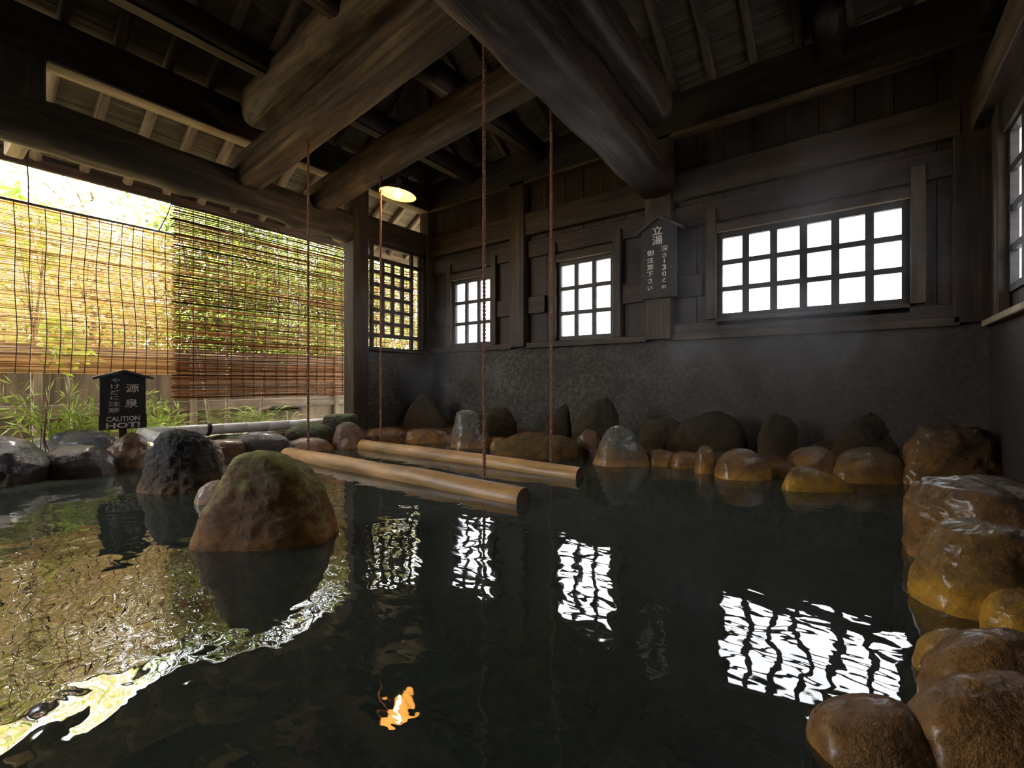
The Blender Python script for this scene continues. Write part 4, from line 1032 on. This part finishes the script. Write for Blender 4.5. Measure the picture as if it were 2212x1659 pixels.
def leaf_quad(mb, p, dr, nrm, L, w):
    s = dr.cross(nrm).normalized(); n2 = nrm*0.12*L
    mb.add([p, p+dr*L*0.45+s*w/2-n2*0.3, p+dr*L-n2, p+dr*L*0.45-s*w/2-n2*0.3], [(0, 1, 2), (0, 2, 3)])
def rv(rnd):
    while True:
        v = Vector((rnd.uniform(-1, 1), rnd.uniform(-1, 1), rnd.uniform(-1, 1)))
        if 0.01 < v.length < 1: return v.normalized()
def tree(label, x, y, h, cz, rx, ry, rz, nl, m, ls, seed, trunk=0.05, group='trees beyond the garden fence', name='garden_tree', lean=0.0):
    rnd = random.Random(seed); t = thing(name, label, 'tree', (x, y, 0), group)
    mb = MB()
    pts = [(x+lean*f*h*0.3+0.08*NZ.noise(Vector((f*2, seed, 0))), y+lean*f*h*0.3+0.1*NZ.noise(Vector((f*2, 0, seed))), h*f) for f in [i/9 for i in range(10)]]
    mb.tube(pts, [trunk*(1.1-0.8*i/9) for i in range(10)], 8)
    tips = []
    for i in range(16):
        f = rnd.uniform(0.25, 0.95); b = Vector(pts[int(f*9)])
        a = rnd.uniform(0, 6.28); e = Vector((x+rx*math.cos(a)*rnd.uniform(.4, .95), y+ry*math.sin(a)*rnd.uniform(.4, .95), cz+rz*rnd.uniform(-.8, .9)))
        mid = (b+e)/2+Vector((0, 0, 0.15)); mb.tube([b, mid, e], [trunk*0.4, trunk*0.25, trunk*0.1], 5); tips.append(e)
    mb.build('trunk', M_BARK, t, smooth=True)
    mb = MB(); cl = [Vector((x+rx*v.x, y+ry*v.y, cz+rz*v.z)) for v in [rv(rnd)*rnd.uniform(0.3, 1.0) for _ in range(max(10, nl//70))]]+tips
    for i in range(nl):
        c = rnd.choice(cl); p = c+rv(rnd)*rnd.uniform(0, 1)**0.6*0.42*min(1.0, max(rx, rz))
        dr = rv(rnd); dr.z -= 0.35; dr.normalize(); nn = rv(rnd); L = ls*rnd.uniform(0.6, 1.35)
        leaf_quad(mb, p, dr, nn, L, L*0.55)
    mb.build('foliage', m, t)
tree('slender tree with yellow autumn leaves behind the golden blind near the left edge', -9.6, 0.4, 4.0, 2.4, 1.3, 1.5, 1.9, 9000, L_YEL, 0.085, 1, 0.05)
tree('yellow-orange leaved tree behind the middle of the golden blind', -9.9, 1.9, 4.2, 2.4, 1.2, 1.2, 1.9, 9000, L_YEL, 0.08, 2, 0.05)
tree('green leafy sapling whose leaves press against the golden blind', -7.75, 1.25, 1.9, 1.25, 0.25, 0.22, 0.35, 160, L_GRN, 0.14, 3, 0.012)
tree('green sapling reaching up above the top rod of the golden blind', -7.6, 0.95, 3.0, 2.55, 0.2, 0.30, 0.5, 200, L_GRN, 0.10, 4, 0.012)
tree('bushy green tree behind the left half of the brown blind', -10.3, 4.0, 5.2, 2.8, 1.5, 1.7, 2.4, 24000, L_DRK, 0.09, 5, 0.07)
tree('bushy green tree behind the right half of the brown blind', -10.5, 6.8, 5.4, 2.8, 1.6, 1.9, 2.5, 26000, L_DRK, 0.09, 6, 0.07)
tree('tall green tree beyond the lattice panel', -10.6, 10.0, 4.8, 2.4, 1.7, 2.2, 2.3, 9000, L_DRK, 0.12, 7, 0.08)
tree('pale autumn tree far behind the gap above the golden blind', -13.0, 1.2, 7.0, 4.6, 2.4, 2.6, 2.2, 3800, L_YEL, 0.14, 8, 0.07)
tree('dense golden shrub filling the view behind the fence at the left', -11.6, -0.8, 3.2, 1.9, 1.5, 2.0, 1.6, 11000, L_YEL, 0.11, 9, 0.05)
tree('dense green and gold shrub standing behind the two yellow trees', -12.4, 2.6, 3.6, 2.0, 1.6, 2.4, 1.7, 14000, L_GRN, 0.11, 10, 0.05)
tree('low leafy shrub just behind the fence at the brown blind', -9.5, 4.9, 1.9, 1.45, 0.9, 1.7, 0.75, 12000, L_DRK, 0.08, 14, 0.03)
for i, (px, py, lb) in enumerate(((-7.55, 2.75, 'thin pale slanting sapling trunk behind the left part of the bamboo pipe'), (-7.6, 2.98, 'thin straight sapling trunk beside the slanting one'), (-7.5, 3.40, 'thin tan sapling trunk rising through the yellow-green fern'))):
    rnd = random.Random(60+i); t = thing('sapling', lb, 'tree', (px, py, 0), 'thin trunks behind the brown blind')
    mb = MB(); s = 0.12*(i == 0)-0.08*(i == 2)
    pts = [(px+0.02*NZ.noise(Vector((j, i, 0))), py-s*j*0.5+0.02*NZ.noise(Vector((j*.8, i, 5))), j*0.45) for j in range(8)]
    mb.tube(pts, [0.026-0.002*j for j in range(8)], 8); mb.build('trunk', M_BARK, t, smooth=True)
    mb = MB()
    for j in range(130):
        b = Vector(rnd.choice(pts[3:])); p = b+rv(rnd)*rnd.uniform(0.05, 0.4); d_ = rv(rnd); leaf_quad(mb, p, d_, rv(rnd), rnd.uniform(.05, .11), .04)
    mb.build('foliage', L_GRN, t)

def sasa(label, x, y, z, nst, spread, hgt, seed, ydir=0.0):
    rnd = random.Random(seed); t = thing('bamboo_grass', label, 'plant', (x, y, z), 'bamboo grass clumps around the caution sign')
    st = MB(); lf = MB()
    for i in range(nst):
        a = rnd.uniform(-1, 1)*spread+ydir*rnd.uniform(0.2, 1); h = hgt*rnd.uniform(0.5, 1.05); b = rnd.uniform(-0.15, 0.25)
        y0_ = y+rnd.uniform(-0.12, 0.12); x0_ = x+rnd.uniform(-0.1, 0.1)
        pts = [Vector((x0_+b*f*f, y0_+a*(f**1.3), z+h*(f-0.25*f*f*abs(a)/max(spread, .1)))) for f in [j/7 for j in range(8)]]
        st.tube(pts, [0.005-0.0004*j for j in range(8)], 5)
        for j in range(2, 8):
            for q in range(rnd.choice((2, 3, 4))):
                ta = (pts[j]-pts[j-1]).normalized(); d_ = (ta*0.7+rv(rnd)*0.9+Vector((0, 0, -0.1))).normalized()
                br = pts[j]+d_*0.03
                leaf_quad(lf, br, (d_+rv(rnd)*0.3).normalized(), rv(rnd), rnd.uniform(0.09, 0.17), rnd.uniform(0.014, 0.022))
    st.build('stems', M_TWIG, t, smooth=True); lf.build('leaves', L_SASA, t)
sasa('bamboo grass spraying up to the left of the caution sign', -6.25, 0.98, 0.03, 15, 0.30, 0.92, 1, -0.22)
sasa('low bamboo grass directly behind the caution sign', -6.2, 1.22, 0.03, 14, 0.20, 0.72, 2)
sasa('bright bamboo grass arching to the right of the caution sign', -6.25, 1.50, 0.03, 17, 0.25, 0.80, 3, 0.26)
sasa('bamboo grass tuft behind the left end of the bamboo pipe', -6.5, 1.85, 0.03, 9, 0.2, 0.5, 4, 0.15)
def fern(label, x, y, z, n_, L, seed, m):
    rnd = random.Random(seed); t = thing('fern', label, 'plant', (x, y, z), 'ferns behind the bamboo pipe')
    lf = MB()
    for i in range(n_):
        a = rnd.uniform(0, 6.28); ll = L*rnd.uniform(0.6, 1.1)
        pts = [Vector((x+math.cos(a)*ll*f*0.8, y+math.sin(a)*ll*f, z+ll*(1.25*f-0.8*f*f))) for f in [j/9 for j in range(10)]]
        lf.tube(pts, 0.0025, 4)
        for j in range(1, 10):
            ta = (pts[j]-pts[j-1]).normalized(); sd = ta.cross(Vector((0, 0, 1))).normalized()
            for s in (-1, 1): leaf_quad(lf, pts[j], (sd*s+ta*0.4).normalized(), Vector((0, 0, 1)), 0.075*(1.15-j/10), 0.022)
    lf.build('fronds', m, t)
fern('yellow-green fern behind the middle of the bamboo pipe', -6.75, 2.78, 0.03, 26, 0.72, 1, L_SASA)
fern('spreading yellow fern right of the thin sapling trunks', -6.8, 3.15, 0.03, 30, 0.75, 2, L_SASA)
fern('low golden fern near the weathered roofed box', -6.7, 3.45, 0.03, 22, 0.60, 3, L_YEL)
# small roofed box / stump behind the ferns
bxt = thing('weathered_box', 'weathered low box with a slanted pale lid behind the ferns', 'box', (-7.4, 3.72, 0))
beam('box_body', (-7.4, 3.50, 0.19), (-7.4, 3.96, 0.19), 0.35, 0.33, W_FENCE, bxt); beam('box_lid', (-7.38, 3.42, 0.385), (-7.38, 4.06, 0.365), 0.46, 0.035, W_RAFTER, bxt, 0.005, R(-8))
# bare twigs at the left edge
tw = thing('bare_twigs', 'bare reddish twigs rising behind the leftmost stone', 'plant', (-6.0, 0.72, 0.05))
mb = MB(); rnd = random.Random(3)
for i in range(5):
    a = rnd.uniform(-0.25, 0.35); mb.tube([(-6.0, 0.75+0.03*i, 0.05), (-6.0, 0.75+a*0.5, 0.25), (-5.98, 0.72+a, 0.5+0.08*i)], [0.006, 0.004, 0.002], 5)
mb.build('twigs', M_ROPE, tw, smooth=True)

# ------------------------------------------------------------------ steam drifting off the hot water
def steam(label, a, b, dens, scale, seed, thr=0.46):
    m = bpy.data.materials.new('thin_steam'); m.use_nodes = True; n = m.node_tree.nodes; l = m.node_tree.links
    n.remove(n['Principled BSDF']); out = n['Material Output']
    tcn = n.new('ShaderNodeTexCoord'); mp = n.new('ShaderNodeMapping'); l.new(tcn.outputs['Object'], mp.inputs[0]); mp.inputs['Location'].default_value = (seed, seed*2, 0)
    mp.inputs['Scale'].default_value = (1, 1, 0.7)
    t = noise_node(n, l, mp.outputs[0], scale, 4, 0.55, 0.8)
    mr = n.new('ShaderNodeMapRange'); l.new(t.outputs[0], mr.inputs[0]); mr.inputs[1].default_value = thr; mr.inputs[2].default_value = thr+0.25; mr.inputs[4].default_value = dens; mr.clamp = True
    # thins out towards the sides of the cloud
    g = n.new('ShaderNodeVectorMath'); g.operation = 'SUBTRACT'; l.new(tcn.outputs['Generated'], g.inputs[0]); g.inputs[1].default_value = (0.5, 0.5, 0.5)
    ln = n.new('ShaderNodeVectorMath'); ln.operation = 'LENGTH'; l.new(g.outputs[0], ln.inputs[0])
    m2 = n.new('ShaderNodeMapRange'); l.new(ln.outputs['Value'], m2.inputs[0]); m2.inputs[1].default_value = 0.5; m2.inputs[2].default_value = 0.2; m2.inputs[3].default_value = 0; m2.inputs[4].default_value = 1; m2.clamp = True
    mm = n.new('ShaderNodeMath'); mm.operation = 'MULTIPLY'; l.new(mr.outputs[0], mm.inputs[0]); l.new(m2.outputs[0], mm.inputs[1])
    v = n.new('ShaderNodeVolumeScatter'); v.inputs['Color'].default_value = (0.93, 0.94, 1.0, 1); l.new(mm.outputs[0], v.inputs['Density']); l.new(v.outputs[0], out.inputs['Volume'])
    try: m.cycles.volume_step_rate = 4.0
    except Exception: pass
    mb = MB(); mb.box(a, b); o = mb.build('steam', m); tag(o, label, 'steam', kind='stuff')
steam('faint steam drifting in front of the large window', (-2.2, 3.3, 0.06), (0.82, 5.28, 3.1), 0.30, 1.6, 3.0)
steam('faint steam rising in the dark back left corner', (-5.6, 3.5, 0.06), (-3.0, 5.28, 2.2), 0.20, 1.8, 8.0)
